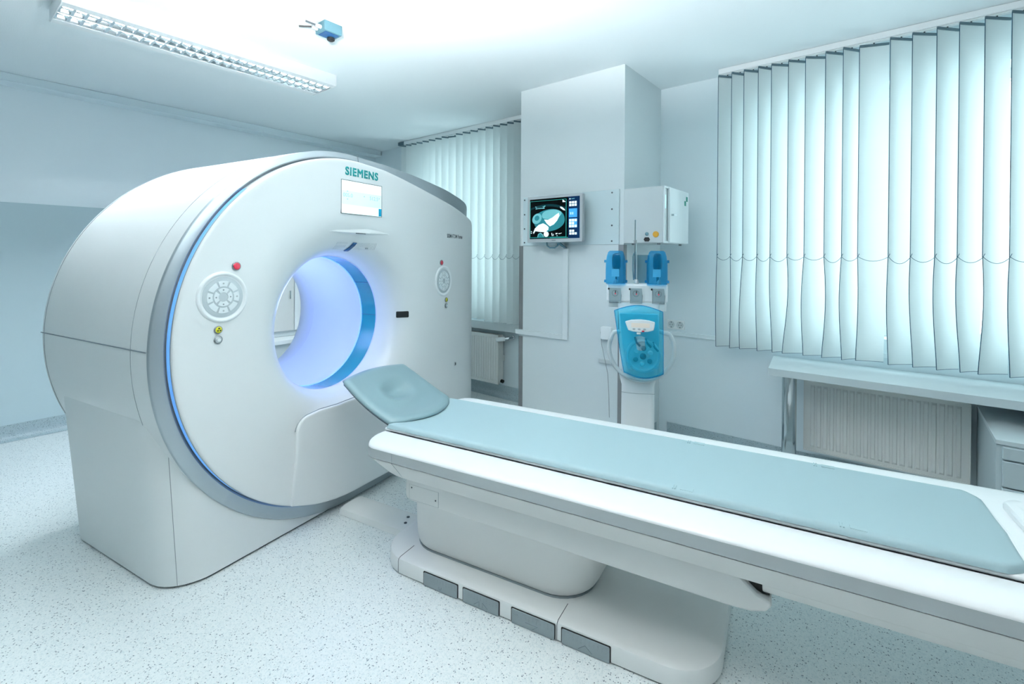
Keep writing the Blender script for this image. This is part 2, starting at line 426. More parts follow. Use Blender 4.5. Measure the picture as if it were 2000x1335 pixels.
# small dark joint at the top of the trim ring
jt = MB(); i = 86
for j in (0,):
    p0, p1 = pol(i, RF[i]+.010, -2.1405), pol(i, RO[i]-.001, -2.150)
    jt.tube([p0, p1], .003, 6)
jt.build('trim_joint', 'groove', gan, GO)
# shell: upper and lower half split along a dark seam
zs = 1.03
isplit0 = 1; isplit1 = NT//2-1
AL = [-2.172,-2.2,-2.24,-2.3,-2.4,-2.6,-2.85,-3.05,-3.15,-3.19,-3.205,-3.212]
SHR = [.0005,0,0,0,0,0,0,0,0,.002,.007,.016]
def shell(name, idx):
    r_ = []
    for a, s in zip(AL, SHR):
        r_.append([(lambda p: (a + (rec(CB+RO[j]*cos(2*pi*j/NT)) if a > -2.6 else rec(CB+RO[j]*cos(2*pi*j/NT))*max(0,(a+3.2)/.6)), p[1], p[2]))(pol(j, RO[j]-s, a, False)) for j in idx])
    back = [(.75,-3.214),(.60,-3.215),(.53,-3.213),(.515,-3.205)]
    for r, a in back: r_.append([pol(j, r, a, False) for j in idx])
    return MB().loft(r_, False, False).build(name, 'shell_white', gan, GO, smooth=50)
shell('upper_cover', [j for j in range(0, NT//2+1)])
shell('lower_cover', [j % NT for j in range(NT//2, NT+1)])
for sgn, j in ((1, 0), (-1, NT//2)):
    sm = MB()
    ro = RO[j]+.0006
    for side in (j,):
        th = 2*pi*j/NT
        pts = [(-2.175 if j else -2.5,0),(-2.6,0),(-3.0,0),(-3.2,0)]
        sm.tube([(a, CB+ro*cos(th), CZ) for a, _ in pts], .0028, 6)
    sm.build('seam', 'groove', gan, GO)
for a in (-2.30, -3.165):
    MB().tube([pol(j % NT, RO[j % NT]+.0002, a, False) for j in range(60 if a > -3 else 60, 213)], .0012, 5).build('seam', 'seam_grey', gan, GO)
# base skirt
def bl(z): return 1.045-.045*min(1, z/.73)
def ab(z): return -3.055-.065*min(1, z/.73)
def basering(z, ins=0):
    t_ = min(1, max(0, (z-.30)/.2)); x0, x1, y0, y1 = ab(z)+ins, -2.162-ins, bl(z)+ins, 2.62-1.24*t_
    P = []
    for cx, cy, r, a0 in ((x1-.01,y1-.01,.01,0),(x0+.01,y1-.01,.01,90),(x0+.07,y0+.07,.07,180),(x1-.17,y0+.17,.17,270)):
        for k in range(11):
            a = R(a0+9*k); P.append((cx+r*cos(a), cy+r*sin(a), z))
    return P
MB().loft([basering(z) for z in (.011,.1,.2,.3,.4,.5,.6,.7,.8,.9)]).build('base_cover', 'base_white', gan, GO, smooth=40)
MB().loft([basering(0,.012), basering(.0115,.012)]).build('plinth', 'dark', gan, GO, smooth=0)  # black inset slab standing in for the shadow gap at the floor
k_ = 38
MB().tube([Vector(basering(z)[k_])+Vector((.0002,-.0002,0)) for z in (.012,.1,.2,.3,.4,.5,.6,.7,.76)], .0012, 5).build('seam', 'seam_grey', gan, GO)
# bore: blue window ring, bright joint ring, liner, flared back
def bore(name, m, prof, **k):
    return MB().loft([[pol(i, r, a, False) for i in range(0, NT, 3)] for r, a in prof], True, False).build(name, m, gan, GO, smooth=50, **k)
bore('bore_window', 'blue_plastic', [(.3868,-2.318),(.3885,-2.35),(.389,-2.40),(.3885,-2.443)])
bore('bore_rim', 'bore_liner', [(.3875,-2.310),(.3855,-2.313),(.3868,-2.3179)])
bore('bore_light', 'led_ring', [(.3885,-2.444),(.384,-2.447),(.384,-2.451)])
bore('bore_liner', 'bore_liner', [(.384,-2.4512),(.383,-2.47),(.379,-2.485),(.3785,-2.49),(.375,-2.55),(.362,-2.7),(.347,-2.87)])
bore('bore_flare', 'bore_back', [(.347,-2.8702),(.352,-2.92),(.372,-3.0),(.41,-3.09),(.46,-3.16),(.515,-3.205)])
for i in (34, 0): MB().tube([pol(i, .3864, -2.319, False), pol(i, .3868, -2.40, False), pol(i, .3865, -2.443, False)], .0012, 5).build('bore_window_joint', 'blue_ink', gan, GO)
# raised service cover on the lower right of the front
def flap():
    poly = [(1.552,.172)] + [(1.570,.36),(1.578,.47)] + arc(1.655,.52,.078,172,98,9) + [(1.68,.602),(1.72,.606),(1.78,.604),(1.84,.603),(1.90,.606),(1.96,.608),(2.02,.606),(2.08,.603),(2.14,.604),(2.20,.606),(2.24,.602)] + arc(2.265,.52,.078,82,8,9) + [(2.345,.36),(2.355,.135)]
    low = []
    for k in range(13):
        b = 2.355+(1.552-2.355)*k/12; low.append((b, CZ-math.sqrt(max(0, .938**2-(b-1.957)**2))-.010+.006 if b < 1.957 else .083))
    poly = poly[:-1] + low[:-1]
    return poly
fp = flap(); cb, cz = 1.95, .35
def inset(p, e):
    v = Vector((p[0]-cb, p[1]-cz)); L = v.length; return (cb+v.x*(L-e)/L, cz+v.y*(L-e)/L)
rg = []
for e, h in ((0,.0004),(0,.010),(.003,.0145),(.010,.0165),(.03,.017),(.1,.017),(.2,.017)):
    rg.append([(aface(p[0])+h, *inset(p, e)) for p in fp])
MB().loft(rg, True, True).build('service_cover', 'front_white', gan, GO, smooth=50)
MB().tube([(aface(p[0])+.001, *inset(p, -.0015)) for p in fp[3:24]], .0024, 6).build('seam', 'seam_grey', gan, GO)
# screen in the front cover
sc = MB().box(-2.1035,-2.0985,1.860,2.171,1.648,1.836).build('display_bezel', 'dark', gan, GO, smooth=0)
MB().box(-2.0984,-2.0974,1.862,2.1665,1.650,1.833).build('display', 'screen_light', sc, GO, smooth=0)
MB().box(-2.0973,-2.0971,1.864,2.164,1.700,1.776).build('display_band', 'screen_band', sc, GO, smooth=0)
MB().box(-2.0970,-2.0966,2.142,2.165,1.652,1.697).build('display_icon', 'screen_blue', sc, GO, smooth=0)
text('005.0', 'display_text', 'screen_text', sc, (-2.0968-A0,1.872-B0,1.742), (0,1,0), (0,0,1), .030, extr=.0002, width=.068)
text('512.5', 'display_text', 'screen_text', sc, (-2.0968-A0,2.070-B0,1.742), (0,1,0), (0,0,1), .030, extr=.0002, width=.066)
for p in ([(1.897,1.771),(1.909,1.771),(1.903,1.779)],[(1.897,1.732),(1.909,1.732),(1.903,1.724)],[(2.03,1.752),(2.03,1.762),(2.022,1.757)],[(2.143,1.752),(2.143,1.762),(2.151,1.757)]):
    MB().prism(p, 'x', -2.0970, -2.0967).build('display_arrow', 'screen_text', sc, GO, smooth=0)
# lettering
text('SIEMENS', 'lettering', 'teal_ink', gan, (-2.0995-A0,1.889-B0,1.866), (0,1,0), (0,0,1),  .062, extr=.0004, width=.250, space=1.14, bold=.0026)
s1 = (aface(3.05)-aface(2.9))/.15
text('SOMATOM Force', 'lettering', 'grey_ink', gan, (aface(2.858)+.0015-A0,2.858-B0,1.552), (s1,1,0), (0,0,1), .040, offset=.0003, extr=.0006, width=.236, space=1.05)
# slanted laser slot and dots over the bore
def onfun(b, z):
    r = math.hypot(b-CB, z-CZ)-.387
    for k in range(len(fl)-1):
        if fl[k][0] <= r <= fl[k+1][0]:
            t = (r-fl[k][0])/(fl[k+1][0]-fl[k][0]); return -2.1+fl[k][1]+(fl[k+1][1]-fl[k][1])*t
    return -2.1
# bulging ledge above the bore
def ledge(u, v):
    # shallow lip: swells out of the face above, undercut below
    b = 1.80+.44*u; t = (1-(2*u-1)**2)**1.3
    if v < .75: k = v/.75; return (onfun(b, 1.546)+.0004+.011*t*k*k, b, 1.546+.10*(1-k)*(.3+.7*t))
    k = (v-.75)/.25; z = 1.546-.012*k*t; return (onfun(b, z)+.0004+.011*t*(1-k), b, z)
lg = MB(); lg.grid(ledge, 28, 16)
lg.build('sensor_ledge', 'front_white', gan, GO, smooth=60)
MB().box(-2.1205,-2.1125,1.985,2.055,1.5405,1.5455).build('sensor_slot', 'grey_ink', gan, GO)
sl = MB(); q = [(1.981,1.443),(2.009,1.444),(2.024,1.490),(1.998,1.489)]
def slp(u, v):
    b = (q[0][0]*(1-u)+q[1][0]*u)*(1-v)+(q[3][0]*(1-u)+q[2][0]*u)*v; z = q[0][1]*(1-v)+q[2][1]*v
    return (onfun(b, z)+.003, b, z)
sl.grid(slp, 4, 6); sl.build('laser_window', 'blue_ink', gan, GO, solid=.004)
MB().box(-2.166,-2.158,2.100,2.116,1.454,1.462).build('indicator_mark', 'seam_grey', gan, GO)
for ks in (range(9), range(16, 30)):
  g_ = MB()
  for k in ks:
    b = 1.885+.0095*k
    z0, z1 = 1.450, 1.490
    g_.tube([(onfun(b,z0)+.0005,b,z0),(onfun(b,(z0+z1)/2)+.0005,b,(z0+z1)/2),(onfun(b,z1)+.0005,b,z1)], .0009, 4)
  g_.build('speaker_grille', 'bezel_silver', gan, GO)
# dark sensor window right of the bore
sw = MB().prism(rrect(-.041,.041,-.0205,.0205,.006), 'x', -.012, .004).build('sensor_window', 'dark', gan, bevel=.002)
sw.location = (-2.1575-A0, 2.4235-B0, 1.030); sw.rotation_euler = (0, 0, -math.atan2(.054, .063))
# controls: panels with ring buttons, emergency stop, radiation sign, intercom light
def controls(b, z, left):
    sl_ = (aface(b+.02)-aface(b-.02))/.04; ax = Vector((1, -sl_, 0)).normalized(); ub = Vector((sl_, 1, 0)).normalized()
    def P(u, v, h=0): return Vector((aface(b), b, z)) + ub*u + Vector((0,0,v)) + ax*h
    cp = MB().lathe([(.111,-.004),(.111,.0005),(.108,.005),(.1035,.0085),(.099,.0085),(.0945,.005),(.090,.0022),(.0885,.002)], P(0,0), ax, 64).build('control_panel', 'white_plastic', gan, GO, smooth=60)
    MB().lathe([(.0875,.001),(.0875,.0032),(.086,.0036)], P(0,0), ax, 64).build('keypad', 'panel_grey', cp, GO, smooth=30)
    def seg(r0, r1, a0, a1, name='button', m='cabinet_white'):
        r_ = []; n = 7
        o2 = MB()
        pts = [(r0,a0+(a1-a0)*k/n) for k in range(n+1)] + [(r1,a1-(a1-a0)*k/n) for k in range(n+1)]
        for h in (.0016, .0062): r_.append([P(r*cos(R(a)), r*sin(R(a)), h) for r, a in pts])
        o2.loft(r_).build(name, m, cp, GO, bevel=.0008)
    for k in range(4): seg(.020,.040,k*90-38,k*90+38)
    for k in range(8): seg(.046,.070,k*45-19 ,k*45+19)
    for k in range(4):
        a = R(k*90); c = P(.031*cos(a), .031*sin(a), .0064)
        MB().lathe([(.0035,0),(.0035,.0004)], c, ax, 10).build('button_mark', 'seam_grey', cp, GO)
        c = P(.059*cos(a), .059*sin(a), .0064)
        MB().lathe([(.004,0),(.004,.0004)], c, ax, 10).build('button_mark', 'seam_grey' if k in (2,) else 'bezel_silver', cp, GO)
    def rnd(name, u, v, rr, m):
        r0 = MB().lathe([(rr+.004,-.006),(rr+.004,.004),(rr+.002,.0055),(rr,.0055)], P(u,v), ax, 28).build(name+'_ring', 'button_ring', gan, GO)
        MB().lathe([(rr,.001),(rr,.0065),(rr*.85,.0085),(.001,.0092)], P(u,v), ax, 28).build(name, m, r0, GO)
        return r0
    rnd('emergency_stop', (.0585 if left else -.03), .133, .0155, 'red_button')
    o = rnd('radiation_indicator', (-.02 if left else .037), -.139, .0135, 'yellow_button')
    du = -.02 if left else .037
    for a in (90, 210, 330):
        w_ = [P(du+.003*cos(R(a-25)), -.139+.003*sin(R(a-25)), .0095)] + [P(du+.009*cos(R(a-28+14*k)), -.139+.009*sin(R(a-28+14*k)), .0095) for k in range(5)] + [P(du+.003*cos(R(a+25)), -.139+.003*sin(R(a+25)), .0095)]
        m_ = MB(); m_.face(w_); m_.build('trefoil_blade', 'dark', o, GO, smooth=0, solid=.0004)
    o = rnd('intercom_button', du, -.182, .0135, 'bezel_silver')
    MB().lathe([(.0075,.009),(.0075,.0098)], P(du,-.182), ax, 16).build('button_mark', 'white_plastic', o, GO)
controls(1.217, 1.231, True)
controls(2.812, 1.236, False)
# key switch low on the right
MB().lathe([(.014,-.004),(.014,.003),(.008,.004),(.001,.004)], (aface(2.985),2.985,.600), (1,0,0), 20).build('key_switch', 'bezel_silver', gan, GO)
MB().box(aface(2.985)+.004,aface(2.985)+.006,2.982,2.988,.592,.608).build('key_slot', 'dark', gan, GO)

# ------------------------------------------------------------------ patient table
TB = 1.955
tab = thing('patient_table', 'long white CT patient table with grey-blue mattress and tilted headrest in front of gantry', 'patient table', lw(-.95, TB), G)
TO = (-.95, TB, 0)
AE = 1.45   # foot end, outside the picture
def T(a, s, z): return (a, TB+s, z)
def half(a):
    e = a+1.615
    return .412 if e > .085 else .33+.082*math.sqrt(max(0, 1-((.085-e)/.085)**2))
def prof(a):
    h = half(a); e = a+1.615
    zb = .445 if e > .19 else .445+.082*((.19-e)/.19)**2.2
    k = h/.412; i = min(.25, h-.04)
    hb = h-.062 if e > .19 else (h-.062)
    L = [(-i+.002,.50),(-i,.578),(-i-.006,.586),(-i-.02,.588),(-h+.035,.588),(-h+.014,.585),(-h+.004,.579),(-h,.572),(-h,.530),(-h+.004,.526),(-hb,zb),(-hb+.03,zb-.004)]
    Rr = [(-s, z) for s, z in L[::-1]]
    return [T(a, s, z) for s, z in L+Rr]
as_ = [-1.614,-1.606,-1.592,-1.572,-1.55,-1.53,-1.5,-1.46,-1.42,-1.3,-1,-.5,0,.5,1,AE]
MB().loft([prof(a) for a in as_]).build('table_frame', 'table_white', tab, TO, smooth=40)
# underside tiers
def tier(name, a0, a1, h0, h1, z0, z1, m):
    return MB().loft([[T(a,-h0,z1),T(a,-h1,z0),T(a,h1,z0),T(a,h0,z1)] for a in (a0, a1)]).build(name, m, tab, TO, bevel=.004)
tier('lower_rail', -.03, AE, .345, .30, .392, .4405, 'table_body')
def lowside(a):
    h = half(a)+.0012; e = a+1.615; zb = .445 if e > .19 else .445+.082*((.19-e)/.19)**2.2; hb = h-.062
    return [(-h,.5285),(-h+.004,.5255),(-hb,zb-.0012)]
for sg in (-1, 1):
    MB().loft([[T(a, sg*-s, z) if sg > 0 else T(a, s, z) for s, z in lowside(a)] for a in as_], False, False).build('under_panel', 'table_body', tab, TO, smooth=25)
# grey band round the frame
path = [(AE,-.4135)]+[(a, -(half(a)+.0015)) for a in as_[::-1][1:]]; path += [(a, -s) for a, s in path[::-1]]
MB().loft([[T(a, s, z) for a, s in path] for z in (.531,.5715)], False, False).build('grey_band', 'band_grey', tab, TO, smooth=40)
MB().tube([T(-1.43,-.4145,.5715),T(-1.43,-.4145,.531),T(-1.43,-.411,.5255),T(-1.42,-.352,.446)], .0008, 4).build('seam', 'seam_grey', tab, TO)
# sliding top
MB().loft([[T(a,-.243,.5835),T(a,-.247,.59),T(a,-.243,.598),T(a,.243,.598),T(a,.247,.59),T(a,.243,.5835),T(a,.10,.56),T(a,-.10,.56)] for a in (-1.628, AE-.05)]).build('sliding_top', 'table_white', tab, TO, bevel=.003)
# mattress
MT = .622
def mz(s): return MT-.018*(1-(s/.25)**2)
def head_a(s): return -1.612+.018*max(0, 1-(s/.235)**2)**.8
def foot_a(s): return .612-.03*max(0, (-s)/.25)-.0*s - (.05*(max(0, abs(s)-.19)/.06)**2)
def mgrid(u, v, top):
    s = -.25+.5*v
    a = head_a(s)+(foot_a(s)-head_a(s))*u
    e = min(.25-abs(s), (u)*2.2, (1-u)*2.2)
    return s, a, e
ml = MB()
VS = [0,.004,.012,.025,.045,.07]+[.1+.8*k/16 for k in range(17)]+[.93,.955,.975,.988,.996,1]
US = [0,.003,.008,.016,.03]+[.05+.9*k/20 for k in range(21)]+[.97,.984,.992,.997,1]
V1 = []
for u in US:
    row = []
    for v in VS:
        s, a, e = mgrid(u, v, True); rr = .019
        d = min(max(e,0), rr); z = mz(s)-rr+math.sqrt(rr*rr-(rr-d)**2)
        row.append(ml.bm.verts.new(T(a, s, z)))
    V1.append(row)
for i in range(len(US)-1):
    for j in range(len(VS)-1): ml.bm.faces.new([V1[i][j],V1[i+1][j],V1[i+1][j+1],V1[i][j+1]])
brd = [V1[i][0] for i in range(len(US))]+[V1[-1][j] for j in range(1,len(VS))]+[V1[i][-1] for i in range(len(US)-2,-1,-1)]+[V1[0][j] for j in range(len(VS)-2,0,-1)]
low = [ml.bm.verts.new((p.co.x, p.co.y, .5983)) for p in brd]
for i in range(len(brd)): ml.bm.faces.new([brd[i], brd[(i+1)%len(brd)], low[(i+1)%len(brd)], low[i]])
ml.build('mattress', 'mattress_grey', tab, TO, smooth=60)
# tape loops at the mattress edge
for a, s in ((-.28,-.228),(.20,-.228),(-.30,.228),(.16,.228)):
    l_ = MB(); z = mz(s)+.0005
    for dx in (-.030,-.022): l_.box(a+dx, a+dx+.004, TB+s-.014, TB+s+.014, z-.003, z+.0008)
    l_.box(a-.004, a+.038, TB+s-.011, TB+s+.011, z-.003, z+.0006)
    l_.build('tape_loop', 'mattress_grey', tab, TO, bevel=.0005)
# moulded tray at the foot of the mattress
ft = []
def tray_ring(e, z): return [(a, TB+s, z) for a, s in rrect(.655+e, AE-.06-e, -.238+e, .238-e, max(.05-e*.3,.012), 6)]
MB().loft([tray_ring(0,.5985),tray_ring(0,.612),tray_ring(.006,.619),tray_ring(.025,.621),tray_ring(.035,.619),tray_ring(.05,.605),tray_ring(.06,.602),tray_ring(.1,.602)]).build('foot_tray', 'table_white', tab, TO, smooth=40)
# headrest: dished pad on a shell
ang = math.atan2(.175, .315)
def hr(u, v, h=0):
    w = .232*(1+.05*sin(pi*v))-.012*v
    s = (2*u-1)*w
    L = .345+.030*(1-(2*u-1)**2); lo = -.012-.085*(1-(2*u-1)**2)
    t = lo+(L-lo)*v
    cx, cy = 0, .17
    d = math.hypot((s-cx)/.115, (t-cy)/.088)
    dip = -.036*max(0, 1-d**2)**1.3 + .002*math.exp(-((d-1.15)/.3)**2)
    ed = min(1, min(u, 1-u)*2/.12, min(v, 1-v)/.08); rim = -.016*(1-ed)**2
    curve = .022*((2*u-1)**2)*(1-v)**2 + .066*max(0,(.35-v)/.35)**1.6*(1-(2*u-1)**2)
    n = h+dip+rim+curve
    a = -1.628 - t*cos(ang) + n*sin(ang)*1.0; z = .607 + t*sin(ang) + n*cos(ang)
    return T(a, s, z)
hd = MB().grid(lambda u, v: hr(u, v), 40, 36).build('headrest', 'headrest_grey', tab, TO, smooth=60, solid=.014)
def hs(u, v): 
    p = hr(.012+.976*u, .012+.976*v, 0); 
    w = .05*0
    base = hr(u*.976+.012, v*.976+.012, 0)
    # shell without the dish
    s_ = base[1]; return (base[0]-.016*sin(ang)*-1*-1, base[1], base[2]-.0165*cos(ang))
MB().grid(hs, 24, 20).build('headrest_shell', 'headrest_shell', hd, TO, smooth=60, solid=.006)
MB().box(-1.75,-1.58,TB-.08,TB+.08,.572,.590).build('headrest_bracket', 'headrest_shell', hd, TO, bevel=.005)
# carriage under the frame
cp_ = [(-1.432,.4435),(-1.432,.362),(-1.425,.345),(-1.405,.337),(-.12,.329),(-.06,.333),(-.02,.346),(-.004,.366),(-.006,.378),(-.024,.384),(-.045,.392),(-.065,.408),(-.085,.426),(-.11,.4375),(-.14,.4435)]
MB().prism([(a, z) for a, z in cp_], 'y', TB-.322, TB+.322).build('carriage', 'table_body', tab, TO, bevel=.006, smooth=35)
cr_ = MB(); cr_.box(-.13,-.01,TB-.30,TB+.30,.386,.4404); cr_.build('carriage_gap', 'dark', tab, TO, smooth=0)
ap = MB().box(-1.408,-1.250,TB-.3232,TB-.3215,.345,.410).build('access_panel', 'table_body', tab, TO, bevel=.0006)
ln = MB()
for a, b in (((-1.408,.345),(-1.250,.345)),((-1.250,.345),(-1.250,.410)),((-1.408,.345),(-1.408,.41))): ln.tube([T(a[0],-.3225,a[1]),T(b[0],-.3225,b[1])], .0009, 4)
ln.build('panel_joint', 'seam_grey', ap, TO)
for a, z in ((-1.395,.398),(-1.264,.372)): MB().lathe([(.0035,0),(.0035,.0015),(.001,.0018)], T(a,-.3231,z), (0,-1,0), 12).build('screw', 'grey_ink', ap, TO)
# pedestal
def pring(z, a0, a1, h, r): return [(a, TB+s, z) for a, s in rrect(a0, a1, -h, h, r, 8)]
MB().loft([pring(.079,-1.505,-.648,.222,.15),pring(.086,-1.512,-.635,.229,.155),pring(.11,-1.514,-.62,.235,.155),pring(.15,-1.512,-.606,.243,.155),pring(.21,-1.50,-.59,.257,.15),pring(.27,-1.48,-.578,.277,.14),pring(.335,-1.44,-.565,.308,.13)]).build('pedestal', 'table_body', tab, TO, smooth=40)
MB().loft([pring(.0705,-1.512,-.640,.226,.152),pring(.0788,-1.512,-.640,.226,.152)]).build('pedestal_joint', 'seam_grey', tab, TO, smooth=40)
# floor plinth with pedals
def plr(z, e): return [(a, TB+s, z) for a, s in rrect(-1.605+e, -.150-e, -.332+e, .332-e, .17-e*.6, 10)]
pl = MB().loft([plr(.006,0),plr(.058,.0),plr(.066,.003),plr(.0705,.012),plr(.071,.03)]).build('floor_plinth', 'plinth_grey', tab, TO, smooth=40)
MB().loft([plr(0,.006),plr(.006,.006)]).build('plinth_gap', 'dark', pl, TO, smooth=0)
for a in (-1.462, -.697):
    MB().tube([T(a,-.3325,.008),T(a,-.3325,.058),T(a,-.3295,.0665),T(a,-.320,.0712),T(a,-.226,.0716)], .0012, 5).build('plinth_joint', 'grey_ink', pl, TO)
for k, (a0, a1) in enumerate(((-1.320,-1.138),(-1.116,-.940),(-.889,-.702),(-.680,-.493))):
    pd = MB().prism(rrect(a0, a1, .004, .0605, .004, 3), 'y', TB-.3335, TB-.328).build('pedal', 'black_rubber', tab, TO)
    MB().prism(rrect(a0+.004, a1-.004, .002, .0575, .005, 3), 'y', TB-.3365, TB-.3333).build('pedal_plate', 'pedal_grey', pd, TO, bevel=.0008)
    st = MB()
    for c in range(11):
        for r_ in range(3 if k else 3):
            x = a0+.015+c*(a1-a0-.03)/10; z = .051-r_*.0085-(.0 if k else 0)
            if z < .024: continue
            st.lathe([(.0030,0),(.0028,.0007),(.0015,.0009)], T(x,-.3364,z), (0,-1,0), 8)
    st.build('grip_studs', 'pedal_grey', pd, TO)
    m_ = (a0+a1)/2; ar = MB()
    if k == 0: lines = [[(m_-.006,.022),(m_-.005,.012),(m_,.009),(m_+.005,.012),(m_+.006,.022)]]
    elif k == 1: lines = [[(m_-.030,.012),(m_-.006,.030),(m_-.006,.008)],[(m_+.010,.008),(m_+.010,.030),(m_+.034,.012)]]
    elif k == 2: lines = [[(m_-.03,.024),(m_+.022,.024),(m_,.008)]]
    else: lines = [[(m_-.026,.010),(m_,.030),(m_+.026,.010)]]
    for L in lines: ar.tube([T(a,-.3366,z) for a, z in L], .0008, 4)
    ar.build('pedal_arrow', 'pedal_line', pd, TO)
# cable duct on the floor between table and gantry
MB().loft([[T(a,-.115,.001),T(a,-.105,.028),T(a,-.075,.038),T(a,.02,.038),T(a,.05,.028),T(a,.06,.001)] for a in (-2.085,-1.59)]).build('floor_duct', 'plinth_grey', tab, TO, smooth=35)
for a, s in ((-1.665,-.055),(-1.69,-.005)): MB().lathe([(.008,0),(.008,.003),(.004,.0035)], T(a,s,.0378), (0,0,1), 12).build('duct_screw', 'grey_ink', tab, TO)

# ------------------------------------------------------------------ vertical blinds
def blind(nm, label, x0, x1, edges, zb, seed, dark_edge, chain_z):
    rnd = random.Random(seed); YB = 3.6
    t = thing('vertical_blind', label, 'blind', ((x0+x1)/2, YB, 2.75), 0); org = t.location
    hrl = MB(); hrl.box(x0, x1, YB-.03, YB+.03, 2.712, 2.749); hrl.box(x0, x1, YB-.018, YB+.018, 2.706, 2.712)
    hrl.build('headrail', 'white_plastic', t, org, bevel=.003)
    if dark_edge is None:
        MB().box(x0-.09, x0+.012, YB-.034, YB+.02, 2.712, 2.7495).build('end_bracket', 'clip_grey', t, org, bevel=.003)
    hooks = []
    for k, (xl, wdt, phi, db, bl_, br_, zl) in enumerate(edges):
        ph = R(phi); ux, uy = cos(ph), sin(ph)
        px_, py_ = xl, YB-.5*wdt*uy
        zt, zlo = 2.688, zl
        def f(u, v, px_=px_, py_=py_, ux=ux, uy=uy, wdt=wdt, bl_=bl_, br_=br_, db=db, zlo=zlo):
            z = zt+(zlo-zt)*v; q = max(0, (1.42-z)/(1.42-zlo))
            off = (bl_*(1-u)+br_*u)*q*q*(3-2*q) + db*sin(pi*min(1,q*1.05))*(1-u*.4)
            bow = .006*(1-(2*u-1)**2) + .010*sin(pi*q)*(u-.5)*(1 if db >= 0 else -1)
            return (px_+wdt*u*ux+off - bow*uy, py_+wdt*u*uy + bow*ux, z)
        sl_ = MB().grid(f, 6, 30).build('slat', 'slat_fabric', t, org, smooth=60)
        c = f(.5, 0); ca, sa = ux, uy
        cl = MB(); a_, b_ = f(.0,0), f(1.,0)
        cl.loft([[(a_[0]+sa*.003*g, a_[1]-ca*.003*g, zz) for g in (-1,1)]+[(b_[0]+sa*.003*g, b_[1]-ca*.003*g, zz) for g in (1,-1)] for zz in (2.684,2.698)])
        cl.build('clip', 'clip_grey', sl_, org)
        MB().cyl((c[0],c[1],2.697),(c[0],c[1],2.707),.004,8).build('hook', 'dark', sl_, org)
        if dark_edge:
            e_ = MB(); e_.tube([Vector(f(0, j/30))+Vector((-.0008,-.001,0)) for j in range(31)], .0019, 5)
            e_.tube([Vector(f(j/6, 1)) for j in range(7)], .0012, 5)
            e_.build('edge_shade', 'slat_edge_shade', sl_, org)  # dark line paints the shaded hem against the bright window
        vv = (zt-chain_z)/(zt-zlo)
        hooks.append((Vector(f(0.02, vv))+Vector((0,-.012,0)), Vector(f(.98, vv))+Vector((0,-.006,0))))
    ch = MB()
    for k in range(len(hooks)-1):
        a, b = hooks[k][0], hooks[k+1][0]
        if (b-a).length > .2: continue
        sag = rnd.uniform(.022,.04); n = 10
        pts = [a.lerp(b, j/n)+Vector((0,-.004,-sag*4*(j/n)*(1-j/n))) for j in range(n+1)]
        ch.tube(pts, .0015, 5)
        ch.tube([a+Vector((.006,.002,.018)), a+Vector((0,0,.004)), a], .0018, 5)
    ch.build('bottom_chain', 'chain_steel', t, org)
    return t
# near blind: left edges (m), bottom offsets left/right, bulge
nl = [-.991,-.902,-.825,-.735,-.658,-.559,-.465,-.357,-.266,-.188,-.042,.057,.161,.253,.352,.452]
nbl = [-.003,0,-.014,.006,.018,-.022,0,-.007,.006,-.005,.005,.016,.013,.017,-.012,.007]
ndb = [-.002,0,-.006,-.004,-.004,.012,-.010,.010,-.008,.005,-.004,-.005,-.006,-.006,.006,-.003]
edges = []
for k, x in enumerate(nl):
    nx = nl[k+1] if k+1 < len(nl) else x+.1
    gap = nx-x
    wd = .15; c = min(.97, (gap+.008)/wd) if k != 9 else .93
    phi = math.degrees(math.acos(max(.5, c)))
    nb_ = nbl[k+1]*.6 if k+1 < len(nl) else 0
    edges.append((x, wd, phi, ndb[k], nbl[k], (nb_ if k != 9 else -.012), .79+.0008*k))
x = .552; j = 0
while x < 1.72:
    edges.append((x, .15, 46+4*sin(j*2.1), .004*sin(j), .006*sin(j*1.7), .004, .80)); x += .1; j += 1
blind('near', 'wide white vertical slat blind over the window above the desk on the right', -1.0, 1.8, edges, .79, 3, True, 1.425)
fe = [-4.49,-4.403,-4.312,-4.223,-4.119,-4.017,-3.914,-3.811,-3.752,-3.598,-3.497,-3.386,-3.287,-3.184,-3.081,-2.995,-2.907,-2.825,-2.74,-2.65,-2.56,-2.47]
edges = []
for k, x in enumerate(fe):
    edges.append((x, .15, (58 if k not in (8,) else 14)+3*sin(k*1.9), 0, .004*sin(k*1.3), .004*sin(k), .787 if k < 13 else .772))
blind('far', 'white vertical slat blind in the far corner between gantry and pier', -4.5, PX0-.03, edges, .78, 5, None, 1.42)

